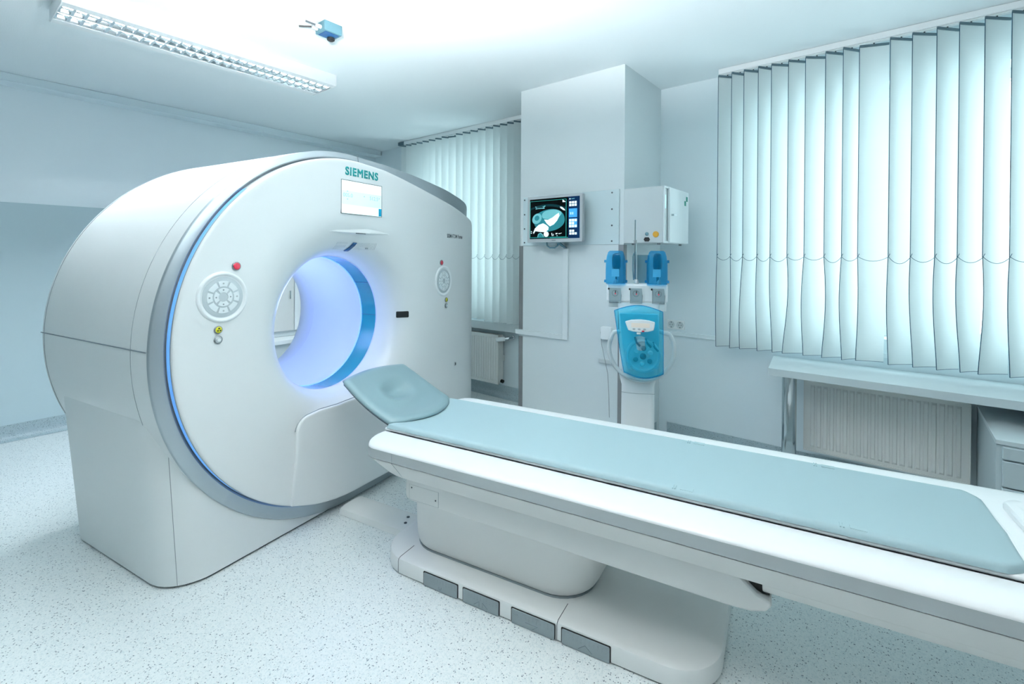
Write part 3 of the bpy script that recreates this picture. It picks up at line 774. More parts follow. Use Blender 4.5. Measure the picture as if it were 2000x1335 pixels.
# ------------------------------------------------------------------ radiators
def radiator(x0, x1, y, z0, z1, dep, pitch, label, valve, label_group=None):
    t = thing('radiator', label, 'radiator', ((x0+x1)/2, y+dep/2, z0), 0); org = t.location
    n = int((x1-x0-.05)/pitch); p0 = x0+((x1-x0)-n*pitch)/2
    b = MB()
    # fluted front panel
    prof_ = [(x0+.004, 0)]
    for k in range(n):
        a = p0+k*pitch; prof_ += [(a+.15*pitch,0),(a+.28*pitch,-.007),(a+.72*pitch,-.007),(a+.85*pitch,0)]
    prof_ += [(x1-.004,0)]
    for zz0, zz1, s in ((z0+.028,z1-.03,1),):
        zz = [zz0, zz0+.012, zz1-.012, zz1]; sc_ = [0,1,1,0]
        b.loft([[(px, y+.008+dy*q, z) for px, dy in prof_] for z, q in zip(zz, sc_)], False, False)
    b.box(x0, x1, y+.0085, y+.022, z0, z1)
    b.box(x0, x0+.004, y+.004, y+.01, z0, z1); b.box(x1-.004, x1, y+.004, y+.01, z0, z1)
    b.box(x0, x1, y+.004, y+.01, z0, z0+.01); b.box(x0, x1, y+.004, y+.01, z1-.012, z1)
    b.build('front_panel', 'radiator_white', t, org, smooth=25)
    c = MB(); c.box(x0+.002, x1-.002, y+.0222, y+dep, z0+.01, z1-.004); c.build('side_casing', 'radiator_white', t, org, bevel=.004)
    MB().box(x0+.02, x1-.02, y+dep, Y1-.002, (z0+z1)/2-.03, (z0+z1)/2+.03).build('wall_bracket', 'radiator_white', t, org)
    if valve:
        MB().cyl((x1-.015,y-.012,z1-.045),(x1+.05,y+.045,z1-.035),.022,20).build('thermostat_knob', 'white_plastic', t, org, bevel=.004)
        v = MB(); v.tube([(x1+.05,y+.045,z1-.035),(x1+.085,y+.07,z1-.028)], .016, 14); v.tube([(x1+.085,y+.07,z1-.028),(x1+.09,Y1-.003,z1-.028)], .010, 12)
        v.lathe([(.02,0),(.02,.006),(.012,.01)], (x1+.09,Y1-.002,z1-.028), (0,-1,0), 20)
        v.build('valve', 'chrome', t, org)
        MB().cyl((x1+.001,y+.05,z0+.03),(x1+.03,y+.05,z0+.025),.017,14).build('drain_plug', 'black_rubber', t, org, bevel=.003)
    return t
radiator(-4.2, -3.06, 3.60, .155, .642, .085, .032, 'white panel radiator with thermostat knob beneath the far window', True)
radiator(-.468, .322, 3.615, .172, .628, .075, .0345, 'white fluted panel radiator beneath the desk on the right', False)

# ------------------------------------------------------------------ desk, drawer unit
dk = thing('desk', 'long pale desk top under the near window with a chrome leg', 'desk', (.6, 3.5, 0), 0); org = dk.location
MB().prism([(-.612,3.275),(1.9,3.275),(1.9,3.725),(-.665,3.725)], 'z', .698, .742).build('desk_top', 'desk_top', dk, org, bevel=.002)
lx, ly = -.513, 3.375
MB().cyl((lx,ly,.004),(lx,ly,.692),.040,32).build('leg', 'chrome', dk, org)
MB().lathe([(.055,.0),(.055,.006),(.045,.01)], (lx,ly,.001), (0,0,1), 32).build('leg_foot', 'chrome', dk, org)
MB().lathe([(.055,.690),(.055,.6975),(.045,.6978)], (lx,ly,0), (0,0,1), 32).build('leg_flange', 'chrome', dk, org)
du = thing('drawer_unit', 'low pale grey drawer unit standing under the right end of desk', 'drawer unit', (.67, 3.36, 0), 0); org = du.location
MB().box(.352,.99,3.045,3.70,.012,.584).build('carcass', 'drawer_grey', du, org, bevel=.002)
MB().box(.350,.992,3.040,3.702,.585,.606).build('top_panel', 'desk_top', du, org, bevel=.002)
MB().box(.36,.98,3.07,3.69,0,.012).build('plinth', 'dark', du, org)
for z0, z1 in ((.526,.580),(.404,.518),(.21,.397),(.02,.203)):
    MB().box(.371,.972,3.026,3.0448,z0,z1).build('drawer', 'drawer_grey', du, org, bevel=.003)

# ------------------------------------------------------------------ pier: mounting board, monitor
bd = thing('mounting_board', 'pale rectangular mounting board screwed to the pier behind the monitor', 'mounting board', (-1.93, PY, 1.505), 0); org = bd.location
MB().box(-2.352,-1.512,PY-.010,PY-.0006,1.5035,1.890).build('panel', 'board_clear', bd, org, bevel=.002)
for x in (-2.336,-1.566):
    for z in (1.528,1.638,1.752,1.868):
        MB().lathe([(.006,0),(.006,.003),(.003,.0045)], (x,PY-.0098,z), (0,-1,0), 12).build('screw', 'grey_ink', bd, org)
mo = thing('wall_monitor', 'silver framed flat monitor on the pier showing a heart scan', 'monitor', (-2.02, 2.96, 1.53), 0); org = mo.location
my = 2.965
k = 2.96/3.08
mx0, mx1, mz0, mz1 = -2.225, -1.742, 1.524, 1.872
MB().box(mx0+.006,mx1-.006,my,my+.045,mz0+.004,mz1-.004).build('housing', 'bezel_silver', mo, org, bevel=.006)
bz = MB()
sx0, sx1, sz0, sz1 = mx0+.021, mx1-.021, mz0+.026, mz1-.021
bz.box(mx0,mx1,my-.004,my-.0005,mz0,sz0); bz.box(mx0,mx1,my-.004,my-.0005,sz1,mz1); bz.box(mx0,sx0,my-.004,my-.0005,sz0,sz1); bz.box(sx1,mx1,my-.004,my-.0005,sz0,sz1)
bz.build('bezel', 'bezel_silver', mo, org, bevel=.0015)
MB().prism(rrect((mx0+mx1)/2-.018,(mx0+mx1)/2+.018,mz0+.010,mz0+.018,.0035,3), 'y', my-.0046, my-.0040).build('emblem', 'seam_grey', mo, org)
scr = MB().box(sx0,sx1,my-.0012,my-.0006,sz0,sz1).build('screen', 'mon_black', mo, org, smooth=0)
W_, H_ = sx1-sx0, sz1-sz0
def sp(pts, m, lay, name='scan_area'):
    # pts in screen fractions, y downwards
    b = MB(); b.prism([(sx0+W_*u, sz1-H_*v) for u, v in pts], 'y', my-.0013-.0001*lay, my-.00121-.0001*lay); return b.build(name, m, scr, org, smooth=0)
def el(cx, cy, rx, ry, rot=0, n=36, p=2, wob=0):
    o = []
    for k in range(n):
        t = 2*pi*k/n; c, s = cos(t), sin(t)
        x = rx*(abs(c)**(2/p))*(1 if c >= 0 else -1)*(1+wob*sin(3*t+1)); y = ry*(abs(s)**(2/p))*(1 if s >= 0 else -1)*(1+wob*sin(2*t))
        o.append((cx+x*cos(R(rot))-y*sin(R(rot)), cy+x*sin(R(rot))+y*cos(R(rot))))
    return o
# navy tool column, teal frame lines
sp([(.78,.0),(1,.0),(1,1),(.78,1)], 'mon_navy', 1, 'tool_column')
sp([(.0,.045),(.74,.045),(.74,.055),(0,.055)], 'mon_green', 2, 'frame_line'); sp([(.735,.05),(.747,.05),(.747,.97),(.735,.97)], 'mon_green', 2, 'frame_line'); sp([(0,.955),(.747,.955),(.747,.967),(0,.967)], 'mon_green', 2, 'frame_line'); sp([(0,.05),(.012,.05),(.012,.96),(0,.96)], 'mon_green', 2, 'frame_line')
sp([(.67,.055),(.735,.12),(.67,.12)], 'mon_bright', 3, 'corner_flag')
# chest wall arc
ca = [(.0+.74*t, .14+.10*(2*t-.95)**2) for t in [k/12 for k in range(13)]]; ca2 = [(u, v+.045+.03*u) for u, v in ca[::-1]]
sp(ca+ca2, 'mon_dark', 1)
sp([(.11,.175),(.16,.20),(.25,.20),(.32,.17),(.33,.185),(.30,.215),(.31,.25),(.25,.245),(.17,.245),(.12,.255),(.13,.225)], 'mon_soft', 3)
sp([(.13,.205),(.29,.20),(.28,.225),(.14,.23)], 'mon_black', 4)
sp([(.62,.225),(.66,.235),(.71,.29),(.725,.33),(.68,.31),(.63,.26)], 'mon_bright', 3)
# heart
sp(el(.40,.545,.315,.27,-14,40,2.2), 'mon_mid', 2)
sp(el(.445,.40,.20,.115,-8,30,2.1,.05), 'mon_soft', 3)
sp(el(.15,.49,.095,.135,18,30), 'mon_soft', 3); sp(el(.15,.475,.05,.065,10,24), 'mon_mid', 4)
sp([(.30,.52),(.38,.53),(.47,.48),(.545,.41),(.60,.37),(.61,.45),(.565,.56),(.50,.65),(.42,.695),(.36,.63)], 'mon_bright', 5)
sp([(.07,.84),(.11,.73),(.19,.645),(.28,.61),(.345,.655),(.395,.71),(.39,.775),(.32,.835),(.20,.82),(.12,.80),(.085,.87)], 'mon_bright', 5)
sp([(.345,.64),(.36,.64),(.405,.70),(.395,.712)], 'mon_mid', 6)
sp(el(.345,.885,.052,.068,0,24), 'mon_bright', 5)
sp([(.16,.955),(.175,.88),(.22,.845),(.265,.87),(.30,.955)], 'mon_soft', 4); sp([(.175,.955),(.19,.89),(.22,.865),(.255,.885),(.285,.955)], 'mon_mid', 5)
for pts in ([(.45,.86),(.465,.86),(.475,.93),(.462,.935)],[(.485,.89),(.50,.88),(.495,.93),(.483,.93)],[(.535,.865),(.575,.865),(.57,.885),(.545,.90),(.535,.885)],[(.58,.875),(.64,.87),(.655,.86),(.655,.872),(.61,.89)],[(.555,.925),(.575,.925),(.575,.935),(.555,.935)],[(0.02,.80),(.045,.80),(.045,.815),(.02,.815)],[(0.02,.84),(.045,.84),(.045,.855),(.02,.855)]):
    sp(pts, 'mon_bright', 4, 'annotation')
sp([(.80,.045),(.825,.045),(.825,.07),(.80,.07)], 'mon_bright', 3, 'tool_icon'); sp([(.84,.052),(.90,.048),(.90,.062),(.84,.066)], 'mon_soft', 3, 'tool_icon')
def tiles(u0, u1, v0, v1, nu, nv, m, skip=()):
    for i in range(nu):
        for j in range(nv):
            if (i,j) in skip: continue
            a = u0+(u1-u0)*i/nu; b = v0+(v1-v0)*j/nv
            sp([(a+.004,b+.006),(a+(u1-u0)/nu-.004,b+.006),(a+(u1-u0)/nu-.004,b+(v1-v0)/nv-.006),(a+.004,b+(v1-v0)/nv-.006)], m, 3, 'tool_icon')
tiles(.795,.945,.11,.24,3,2,'mon_bright')
sp([(.795,.29),(.95,.29),(.95,.50),(.795,.50)], 'mon_blue', 3, 'tool_icon'); tiles(.81,.885,.37,.44,2,1,'mon_bright')
sp([(.795,.53),(.95,.53),(.95,.745),(.795,.745)], 'mon_blue', 2, 'tool_icon'); tiles(.795,.95,.535,.745,3,3,'mon_bright',((2,1),))
tiles(.80,.95,.79,.92,3,2,'mon_bright',((2,0),))
sp([(.0,.972),(.42,.972),(.42,.99),(0,.99)], 'mon_dark', 2, 'status_bar'); sp([(.42,.968),(.78,.968),(.78,.985),(.42,.985)], 'mon_green', 2, 'status_bar')
MB().box(-2.04,-1.94,my+.05,PY-.0102,1.60,1.75).build('wall_arm', 'seam_grey', mo, org, bevel=.004)
MB().tube([(-2.06,my+.02,1.522),(-2.065,my+.03,1.50),(-2.045,my+.04,1.483),(-2.01,my+.05,1.483),(-1.985,my+.055,1.50),(-1.98,my+.05,1.52)], .006, 8).build('cable', 'sensor_grey', mo, org)
MB().loft([[(-1.985+dx,my+.03+dy,1.5215) for dx, dy in ((0,0),(.03,0),(.03,.02),(0,.02))],[(-1.952+dx,PY-.030+dy,1.482) for dx, dy in ((0,0),(.025,0),(.025,.012),(0,.012))]]).build('cable_sleeve', 'sensor_grey', mo, org)

# ------------------------------------------------------------------ wall cabinet on the pier's right flank
cb_ = thing('wall_cabinet', 'white wall cabinet with green cross sticker beside pier above the injector', 'cabinet', (-1.33, 3.29, 1.51), 0); org = cb_.location
cx0, cx1, cy0, cy1, cz0, cz1 = PX1+.0005, -1.192, 3.075, 3.515, 1.511, 1.885
MB().box(cx0,cx1-.009,cy0,cy1,cz0,cz1).build('body', 'cabinet_grey', cb_, org, bevel=.003)
fr = MB(); fr.box(cx1-.0088,cx1,cy0,cy0+.012,cz0,cz1); fr.box(cx1-.0088,cx1,cy0+.012,cy1,cz1-.012,cz1); fr.box(cx1-.0088,cx1,cy0+.012,cy1,cz0,cz0+.012); fr.box(cx1-.0088,cx1,cy1-.012,cy1,cz0+.012,cz1-.012)
fr.build('front_frame', 'cabinet_white', cb_, org, bevel=.0015)
dr = MB().box(cx1-.008,cx1+.010,cy0+.075,cy1-.004,cz0+.003,cz1-.003).build('door', 'cabinet_white', cb_, org, bevel=.003)
hn = MB(); hn.cyl((cx1+.010,cy0+.105,1.70),(cx1+.024,cy0+.105,1.70),.007,14); hn.cyl((cx1+.022,cy0+.105,1.70),(cx1+.026,cy0+.135,1.70),.004,10); hn.build('handle', 'chrome', dr, org)
for y, z in ((cy1-.045,cz1-.052),(cy1-.078,cz1-.085)):
    MB().box(cx1+.0101,cx1+.0108,y-.014,y+.018,z-.018,z+.016).build('cross_sticker', 'green_sign', dr, org, smooth=0)
MB().box(cx1-.0088,cx1-.0072,cy0+.016,cy0+.05,1.74,1.83).build('inner_label', 'screen_band', cb_, org)
MB().lathe([(.012,0),(.012,.004),(.008,.006)], (-1.31,cy0,1.572), (0,-1,0), 20).build('round_port', 'sensor_grey', cb_, org)
MB().lathe([(.020,0),(.020,.006),(.015,.009),(.004,.010)], (-1.248,cy0,1.568), (0,-1,0), 24).build('yellow_port', 'orange_knob', cb_, org)
MB().prism([(-1.331,1.535),(-1.322,1.549),(-1.297,1.549),(-1.288,1.535),(-1.297,1.521),(-1.322,1.521)], 'y', cy0-.006, cy0-.0002).build('power_inlet', 'dark', cb_, org)
for x, y in ((-1.42,cy0+.03),(-1.24,cy0+.03),(-1.215,cy1-.08)): MB().cyl((x,y,cz0),(x,y,cz0-.012),.010,14).build('foot', 'seam_grey', cb_, org)

# ------------------------------------------------------------------ wall sockets and small boxes
so = thing('double_socket', 'white double wall socket just right of injector on the window wall', 'socket', (-1.345, Y1, .892), 0); org = so.location
MB().box(-1.413,-1.277,Y1-.011,Y1-.0005,.856,.926).build('plate', 'white_plastic', so, org, bevel=.003)
for x in (-1.379,-1.311):
    q_ = MB().lathe([(.027,.0),(.027,.003),(.024,.003),(.022,.0012),(.020,.001)], (x,Y1-.011,.891), (0,-1,0), 28).build('socket', 'cabinet_grey', so, org)
    h_ = MB()
    for dx in (-.0095,.0095): h_.lathe([(.003,0),(.003,.0008)], (x+dx,Y1-.0121,.891), (0,-1,0), 10)
    for dz in (-.019,.019): h_.box(x-.004,x+.004,Y1-.0145,Y1-.0118,.891+dz-.003,.891+dz+.003)
    h_.build('contact', 'grey_ink', q_, org)
bx = thing('wall_box', 'small rounded white box with thin cable on the pier left of injector shield', 'wall box', (-1.60, PY-.0085, .90), 0); org = bx.location
MB().prism(rrect(-1.635,-1.555,.835,.925,.012,4), 'y', PY-.04, PY-.0086).build('housing', 'white_plastic', bx, org, bevel=.004)
MB().tube([(-1.637,PY-.02,.92),(-1.644,PY-.02,.88),(-1.63,PY-.03,.80),(-1.60,PY-.04,.70),(-1.575,PY-.04,.60),(-1.56,PY-.05,.45),(-1.555,PY-.05,.3)], .0022, 6).build('cable', 'seam_grey', bx, org)
lb = MB(); lb.prism(rrect(-1.655,-1.56,.665,.695,.004,3), 'y', PY-.03, PY-.0086)
tag(lb.build('cable_outlet', 'cabinet_grey', bevel=.003), 'small flat grey outlet box low on the pier left of the injector handle', 'outlet')

# ------------------------------------------------------------------ contrast injector
IR = math.atan2(.41, .912)
inj = thing('contrast_injector', 'floor-standing contrast injector with blue bottle shields and round handle before the pier', 'injector', (-1.21, 2.7, 0), IR)
def I(u, z, f=0): return (u, -f, z)      # f: towards the viewer
def ibox(name, m, u0, u1, z0, z1, f0, f1, par=inj, **k): return MB().box(u0,u1,-f1,-f0,z0,z1).build(name, m, par, **k)
# stand
MB().prism(rrect(-.17,.19,-.2,.2,.06,6), 'z', .05, .10).build('foot_base', 'white_plastic', inj, bevel=.012)
for u, y in ((-.12,-.15),(.14,-.15),(-.12,.15),(.14,.15)):
    MB().cyl((u-.012,y,.026),(u+.012,y,.026),.026,20).build('caster', 'dark', inj)
    MB().cyl((u,y,.03),(u,y,.052),.012,12).build('caster_stem', 'chrome', inj)
def cr(z, h0, h1, d0, d1): return [(p[0], p[1], z) for p in rrect(h0, h1, d0, d1, .03, 6)]
MB().loft([cr(.10,-.087,.105,-.06,.06),cr(.5,-.086,.104,-.06,.06),cr(.66,-.085,.102,-.06,.06),cr(.72,-.10,.115,-.065,.06),cr(1.0,-.10,.12,-.07,.05),cr(1.15,-.11,.13,-.07,.05)]).build('column', 'white_plastic', inj, smooth=50)
ln = MB(); ln.tube([(-.087,-.0605,.622),(.0,-.0612,.617),(.105,-.0605,.622)], .001, 4); ln.build('column_joint', 'seam_grey', inj)
# handle ring
MB().tube([(.0,-.05,.985),(-.075,-.062,.985)]+[(.026+.182*cos(R(150+240*k/60)), -.075, .882+.182*sin(R(150+240*k/60))) for k in range(61)]+[(.13,-.062,.985),(.06,-.05,.985)], .0125, 12).build('handle', 'cabinet_grey', inj, smooth=60)
# pump housing behind the shield
MB().prism([(-.10,1.09),(.12,1.09),(.128,.95),(.125,.78),(.05,.75),(-.05,.76),(-.085,.9)], 'y', -.092, -.071).build('pump_plate', 'cabinet_white', inj, bevel=.006)
MB().lathe([(.098,.092),(.098,.1),(.094,.108),(.085,.11),(.08,.102),(.075,.100)], (.036,0,.848), (0,-1,0), 40).build('pump_dish', 'cabinet_white', inj, smooth=50)
MB().lathe([(.018,.1),(.018,.118),(.008,.122)], (.036,0,.848), (0,-1,0), 20).build('pump_rotor', 'dark_bottle', inj)
for k in range(6):
    a = R(60*k+25); MB().lathe([(.014,.1),(.014,.113),(.009,.117)], (.036+.045*cos(a),0,.848+.045*sin(a)), (0,-1,0), 16).build('pump_roller', 'sensor_grey' if k%2 else 'white_plastic', inj)
for k, (u, z) in enumerate(((-.01,.955),(.05,.95),(.09,.93))):
    MB().tube([I(u,z,.10),I(u+.01,z-.03,.108),I(u+.03,z-.05,.108)], .006, 8).build('hose', 'sensor_grey', inj)
# tinted shield
top = [(-.125+.266*t, 1.108+.032*sin(pi*t)) for t in [k/12 for k in range(13)]]
bot = [(.146-.215*t, .757-.030*sin(pi*t)-.0*t) for t in [k/12 for k in range(13)]]
outl = top + [(.1425,1.05),(.144,.98),(.146,.88)] + bot + [(-.078,.80),(-.09,.87),(-.104,.96),(-.115,1.04)]
cu_, cv_ = .02, .93
def ish(p, e): return (p[0]+(cu_-p[0])*e, p[1]+(cv_-p[1])*e)
rg = []
for e, f in ((0,.105),(0,.135),(.01,.148),(.05,.157),(.15,.162),(.5,.165),(.8,.165)): rg.append([(ish(p,e)[0], -f, ish(p,e)[1]) for p in outl])
MB().loft(rg, True, False).build('shield', 'cyan_clear', inj, smooth=50)
MB().tube([(p[0], -.135, p[1]) for p in outl], .0025, 6, closed=True).build('shield_rim', 'blue_clear', inj)
# display panel on the shield
pts = [(-.064,1.052),(-.03,1.062),(.018,1.066),(.065,1.062),(.098,1.053),(.096,1.03),(.092,1.008),(.06,.999),(.015,.996),(-.02,.998),(-.047,1.005),(-.056,1.03)]
pn = MB().prism(pts, 'y', -.186, -.160).build('control_display', 'white_plastic', inj, bevel=.004)
ibox('screen', 'lcd_amber', -.03, .07, 1.022, 1.047, .1862, .1870, pn, smooth=0)
for k, u in enumerate((-.015,.013,.042)):
    MB().prism([(u+.008*cos(2*pi*j/14), 1.0125+.005*sin(2*pi*j/14)) for j in range(14)], 'y', -.188, -.1862).build('key', 'bezel_silver', pn)
MB().prism([(.034+.008*cos(2*pi*j/14), 1.002+.004*sin(2*pi*j/14)) for j in range(14)], 'y', -.188, -.1862).build('stop_key', 'red_button', pn)
ibox('latch', 'white_plastic', .0, .022, .982, .995, .160, .182, bevel=.003)
# upper housing with three valve flaps
ibox('valve_housing', 'white_plastic', -.175, .172, 1.151, 1.258, -.02, .055, bevel=.010)
ibox('housing_lip', 'cabinet_grey', -.165, -.06, 1.118, 1.150, -.01, .04, bevel=.006)
ibox('neck', 'white_plastic', -.075, .165, 1.10, 1.152, -.05, .05, bevel=.006)
for u in (-.125, -.005, .119):
    fl_ = MB().prism([(u-.032,1.233),(u+.032,1.233),(u+.036,1.195),(u+.034,1.147),(u-.032,1.147)], 'y', -.072, -.0555).build('valve_flap', 'smoke_clear', inj, bevel=.002)
    MB().tube([(u-.033,-.073,1.234),(u-.033,-.073,1.147),(u+.034,-.073,1.147),(u+.036,-.073,1.196)], .0012, 4).build('flap_edge', 'grey_ink', fl_)
    MB().tube([(u+.017*cos(2*pi*k/24), -.0728, 1.203+.017*sin(2*pi*k/24)) for k in range(24)], .001, 4, closed=True).build('flap_ring', 'grey_ink', fl_)
    MB().lathe([(.0036,.0722),(.0036,.0745),(.001,.075)], (u+.002,0,1.200), (0,-1,0), 10).build('indicator_light', 'led_red', fl_)
    ibox('indicator_slot', 'dark', u-.0005, u+.005, 1.204, 1.218, .0721, .0728, fl_)
    MB().lathe([(.012,0),(.014,.01),(.010,.02),(.007,.028)], (u+.003,-.035,1.2565), (0,0,1), 18).build('valve_socket', 'bezel_silver', inj)
    MB().cyl((u-.036,-.066,1.228),(u-.036,-.058,1.228),.006,12).build('hinge', 'dark', fl_)
# pole
MB().cyl((-.012,-.03,1.285),(-.012,-.03,1.50),.006,14).build('pole', 'chrome', inj)
MB().cyl((-.012,-.03,1.50),(-.012,-.03,1.635),.0045,14).build('pole_extension', 'chrome', inj)
MB().cyl((-.012,-.03,1.496),(-.012,-.03,1.516),.009,14).build('pole_collar', 'seam_grey', inj)
MB().tube([(-.02,-.03,1.28),(-.024,-.03,1.34),(-.024,-.03,1.42),(-.020,-.03,1.435),(-.014,-.03,1.437)], .004, 8).build('hose', 'sensor_grey', inj)
ibox('back_shield', 'sensor_grey', .0, .07, 1.262, 1.428, -.012, -.004)
# two bottle holders with blue covers
for u in (-.123, .112):
    w_ = .058
    prof_ = [(1.258,w_-.002),(1.275,w_),(1.33,w_),(1.38,w_-.001),(1.42,w_-.006),(1.445,w_-.014),(1.452,w_-.022)]
    rgs = [[(u+p[0], -.035+p[1], z) for p in rrect(-h, h, -h*.75, h*.75, .018, 5)] for z, h in prof_]
    bh = MB().loft(rgs).build('bottle_holder', 'blue_clear', inj, smooth=50)
    MB().lathe([(.006,1.262),(.007,1.30),(.013,1.305),(.013,1.325),(.022,1.345),(.026,1.36),(.026,1.41),(.021,1.432),(.010,1.438)], (u+.004,-.035,0), (0,0,1), 24).build('bottle', 'dark_bottle', bh)
    ibox('bottle_label', 'white_plastic', u-.024, u+.02, 1.30, 1.345, .058, .062, bh)
    for du_ in (-w_-.004, w_+.004):
        for z in (1.272, 1.39): MB().box(u+du_-.006,u+du_+.006,-.045,-.025,z-.008,z+.008).build('clasp', 'blue_clear', bh, bevel=.002)

# ------------------------------------------------------------------ cable by the baseboard behind the table
tag(MB().tube([(-1.06,2.93,.004),(-1.04,2.95,.10),(-1.05,3.0,.2),(-1.07,2.99,.26)], .004, 8).build('power_cable', 'black_rubber'), 'thin black cable hanging at the right foot of the injector', 'cable')
# ------------------------------------------------------------------ ceiling: louvre lamps, sensor
def lamp(label, x, y0, y1, group=None):
    t = thing('louvre_lamp', label, 'ceiling lamp', (x, (y0+y1)/2, 2.75), 0, group); org = t.location
    zb = 2.668; xl, xr = x-.165, x+.165
    h = MB()
    L = [(xl,2.7495),(xr,2.7495),(xr,zb),(x+.105,zb),(x+.105,zb+.008),(xr-.012,zb+.008),(xr-.012,2.738),(xl+.012,2.738),(xl+.012,zb+.008),(x-.105,zb+.008),(x-.105,zb),(xl,zb)]
    h.prism(L, 'y', y0+.006, y1-.006)
    h.build('housing', 'white_plastic', t, org, smooth=0)
    for ya, yb in ((y0,y0+.0058),(y1-.0058,y1)):
        c = MB(); c.prism([(xl-.004,2.7495),(xr+.004,2.7495),(xr+.004,zb+.004),(xr-.01,zb-.004),(xl+.01,zb-.004),(xl-.004,zb+.004)], 'y', ya, yb); c.build('end_cap', 'white_plastic', t, org, bevel=.0015)
    for sx in (-.052, .052):
        MB().cyl((x+sx,y0+.03,2.718),(x+sx,y1-.03,2.718),.013,14).build('tube', 'tube_light', t, org)
        # parabolic cell louvre
        lo = MB(); n = 28; p = (y1-y0-.02)/n; cx = x+sx
        for s2 in (-1, 1):
            lo.loft([[(cx+s2*(.050-.0*k), yy, zb+.002), (cx+s2*.044, yy, zb+.016), (cx+s2*.040, yy, zb+.032)] for k, yy in enumerate((y0+.008, y1-.008))], False, False)
        for k in range(n+1):
            yy = y0+.01+k*p
            lo.loft([[(xx, yy-.0005, zb+.030),(xx, yy-.007, zb+.003),(xx, yy, zb+.0015),(xx, yy+.007, zb+.003),(xx, yy+.0005, zb+.030)] for xx in (cx-.0455, cx-.02, cx+.02, cx+.0455)], False, False)
        lo.build('louvre', 'mirror', t, org, smooth=60)
    return t
l1 = lamp('long white twin-row louvre lamp on the ceiling above the gantry', -3.415, .46, 1.96)
LG = 'ceiling lamps out of view above the camera'
l2 = copy_tree(l1); l2.location = (-.55, .55, 2.75); l2['group'] = LG; l2['label'] = 'long white louvre lamp on the ceiling above the camera, out of the picture'
l5 = copy_tree(l1); l5.location = (1.5, .9, 2.75); l5['group'] = LG; l5['label'] = l2['label']
for o in [c for c in bpy.data.objects if c.parent == l1 and c.name.startswith('tube')]:
    o.data = o.data.copy(); o.data.materials[0] = M['tube_boosted']  # lamp in view, tubes boosted to brighten the left of the room
se = thing('ceiling_sensor', 'small blue-grey box with dark lens and stub cables on ceiling', 'sensor', (-2.58, 1.51, 2.75), 0); org = se.location
sb = MB().box(-2.635,-2.535,1.455,1.565,2.692,2.7495).build('housing', 'sensor_grey', se, org, bevel=.003)
MB().box(-2.622,-2.548,1.468,1.552,2.6895,2.6925).build('face_plate', 'blue_ink', se, org)
MB().lathe([(.022,0),(.022,.012),(.014,.018)], (-2.605,1.535,2.69), (0,0,-1), 20).build('lens', 'dark', se, org)
for x in (-2.615,-2.575):
    MB().lathe([(.012,0),(.012,.02),(.009,.034)], (x,1.455,2.717), (0,-1,0), 14).build('cable_gland', 'bezel_silver', se, org)
MB().cyl((-2.615,1.42,2.717),(-2.64,1.36,2.705),.005,8).build('cable_stub', 'dark', se, org)
MB().cyl((-2.575,1.425,2.717),(-2.585,1.37,2.722),.005,8).build('cable_stub', 'grey_ink', se, org)
cn = MB(); cn.box(-2.572,-2.550,-1.0,1.43,2.735,2.7495); 
tag(cn.build('cable_conduit', 'wall_paint', bevel=.002), 'thin white cable conduit running along the ceiling to the sensor box', 'conduit')

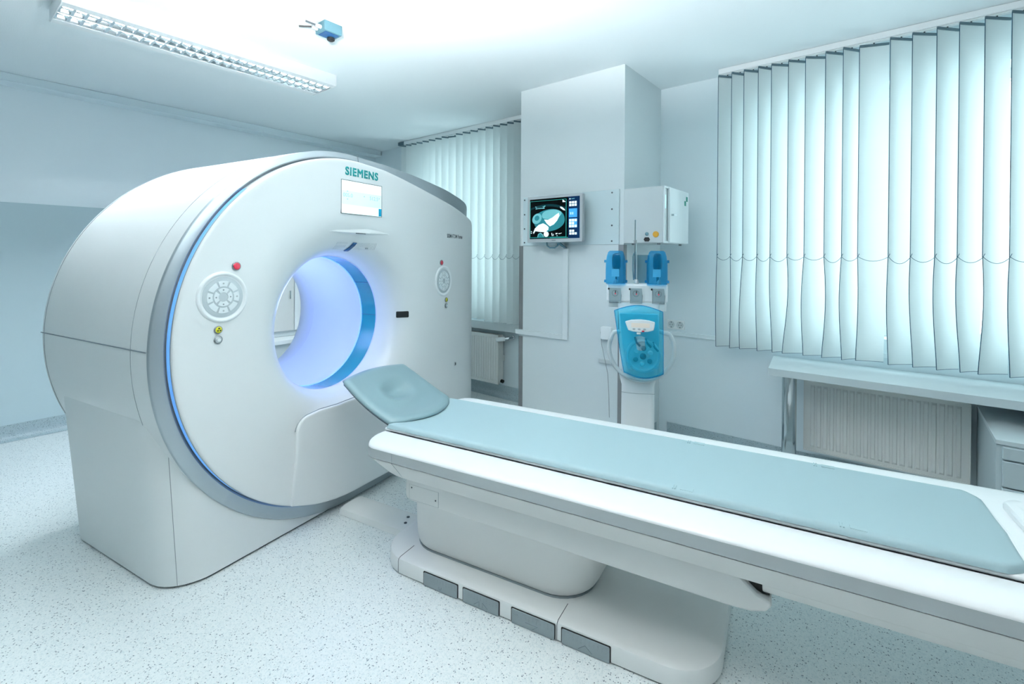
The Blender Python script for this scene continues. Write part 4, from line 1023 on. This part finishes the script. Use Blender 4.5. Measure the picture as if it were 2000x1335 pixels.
# ------------------------------------------------------------------ cabinet seen through the bore
kc = thing('storage_cabinet', 'off-white storage cabinet seen through the bore of the gantry', 'cabinet', (-4.95, 2.1, 0), 0); org = kc.location
MB().box(-5.18,-4.62,1.2,2.85,.002,.56).build('base_unit', 'cabinet_grey', kc, org, bevel=.004)
MB().box(-5.19,-4.60,1.19,2.86,.561,.60).build('worktop', 'white_plastic', kc, org, bevel=.003)
MB().box(-5.18,-4.80,1.2,2.85,.602,1.75).build('upper_unit', 'cabinet_grey', kc, org, bevel=.004)
for y0, y1 in ((1.21,1.9),(1.91,2.42),(2.43,2.84)):
    dd_ = MB().box(-4.7995,-4.78,y0,y1,.66,1.74).build('door', 'radiator_white' if y1 < 2.43 else 'white_plastic', kc, org, bevel=.003)
    MB().cyl((-4.775,y1-.04,.98),(-4.775,y1-.04,1.06),.005,10).build('handle', 'chrome', dd_, org)

# ------------------------------------------------------------------ light
wd = bpy.data.worlds.new('overcast_sky'); S.world = wd; wd.use_nodes = True
bg = wd.node_tree.nodes['Background']; bg.inputs['Color'].default_value = (.95, .99, 1, 1); bg.inputs['Strength'].default_value = 2.1
def portal(q, nm):
    l = bpy.data.lights.new(nm, 'AREA'); l.shape = 'RECTANGLE'; l.size = q[1]-q[0]; l.size_y = q[3]-q[2]; l.cycles.is_portal = True
    o = bpy.data.objects.new(nm, l); COL.objects.link(o); o.location = ((q[0]+q[1])/2, Y1+.29, (q[2]+q[3])/2); o.rotation_euler = (R(-90), 0, 0)
portal(NW, 'window_portal'); portal(FWN, 'window_portal')
# added unseen spot that brightens the ceiling like a bounced flash
fl_ = bpy.data.lights.new('ceiling_fill_spot', 'SPOT'); fl_.energy = 122; fl_.spot_size = R(172); fl_.spot_blend = .28; fl_.shadow_soft_size = .06; fl_.color = (.97, .99, 1)
fo = bpy.data.objects.new('ceiling_fill_spot', fl_); COL.objects.link(fo); fo.location = (-1.36, .70, 2.17)
fo.rotation_euler = (R(180), R(4), 0)
# blue point lamps added in the bore to carry its mood light
for a, e in ((-2.56, 1.25), (-2.76, 1.0)):
    l = bpy.data.lights.new('bore_fill_light', 'POINT'); l.energy = e; l.color = (.36, .47, 1); l.shadow_soft_size = .1
    o = bpy.data.objects.new('bore_fill_light', l); COL.objects.link(o); p = lw(a, CB, 1.15); o.location = p

S.cycles.max_bounces = 10; S.cycles.diffuse_bounces = 6; S.cycles.glossy_bounces = 4; S.cycles.transmission_bounces = 6; S.cycles.transparent_max_bounces = 12
S.cycles.sample_clamp_indirect = 6; S.cycles.caustics_reflective = False; S.cycles.caustics_refractive = False
S.view_settings.view_transform = 'Standard'; S.view_settings.look = 'None'; S.view_settings.gamma = 1; S.view_settings.use_curve_mapping = False
S.view_settings.exposure = 1.02
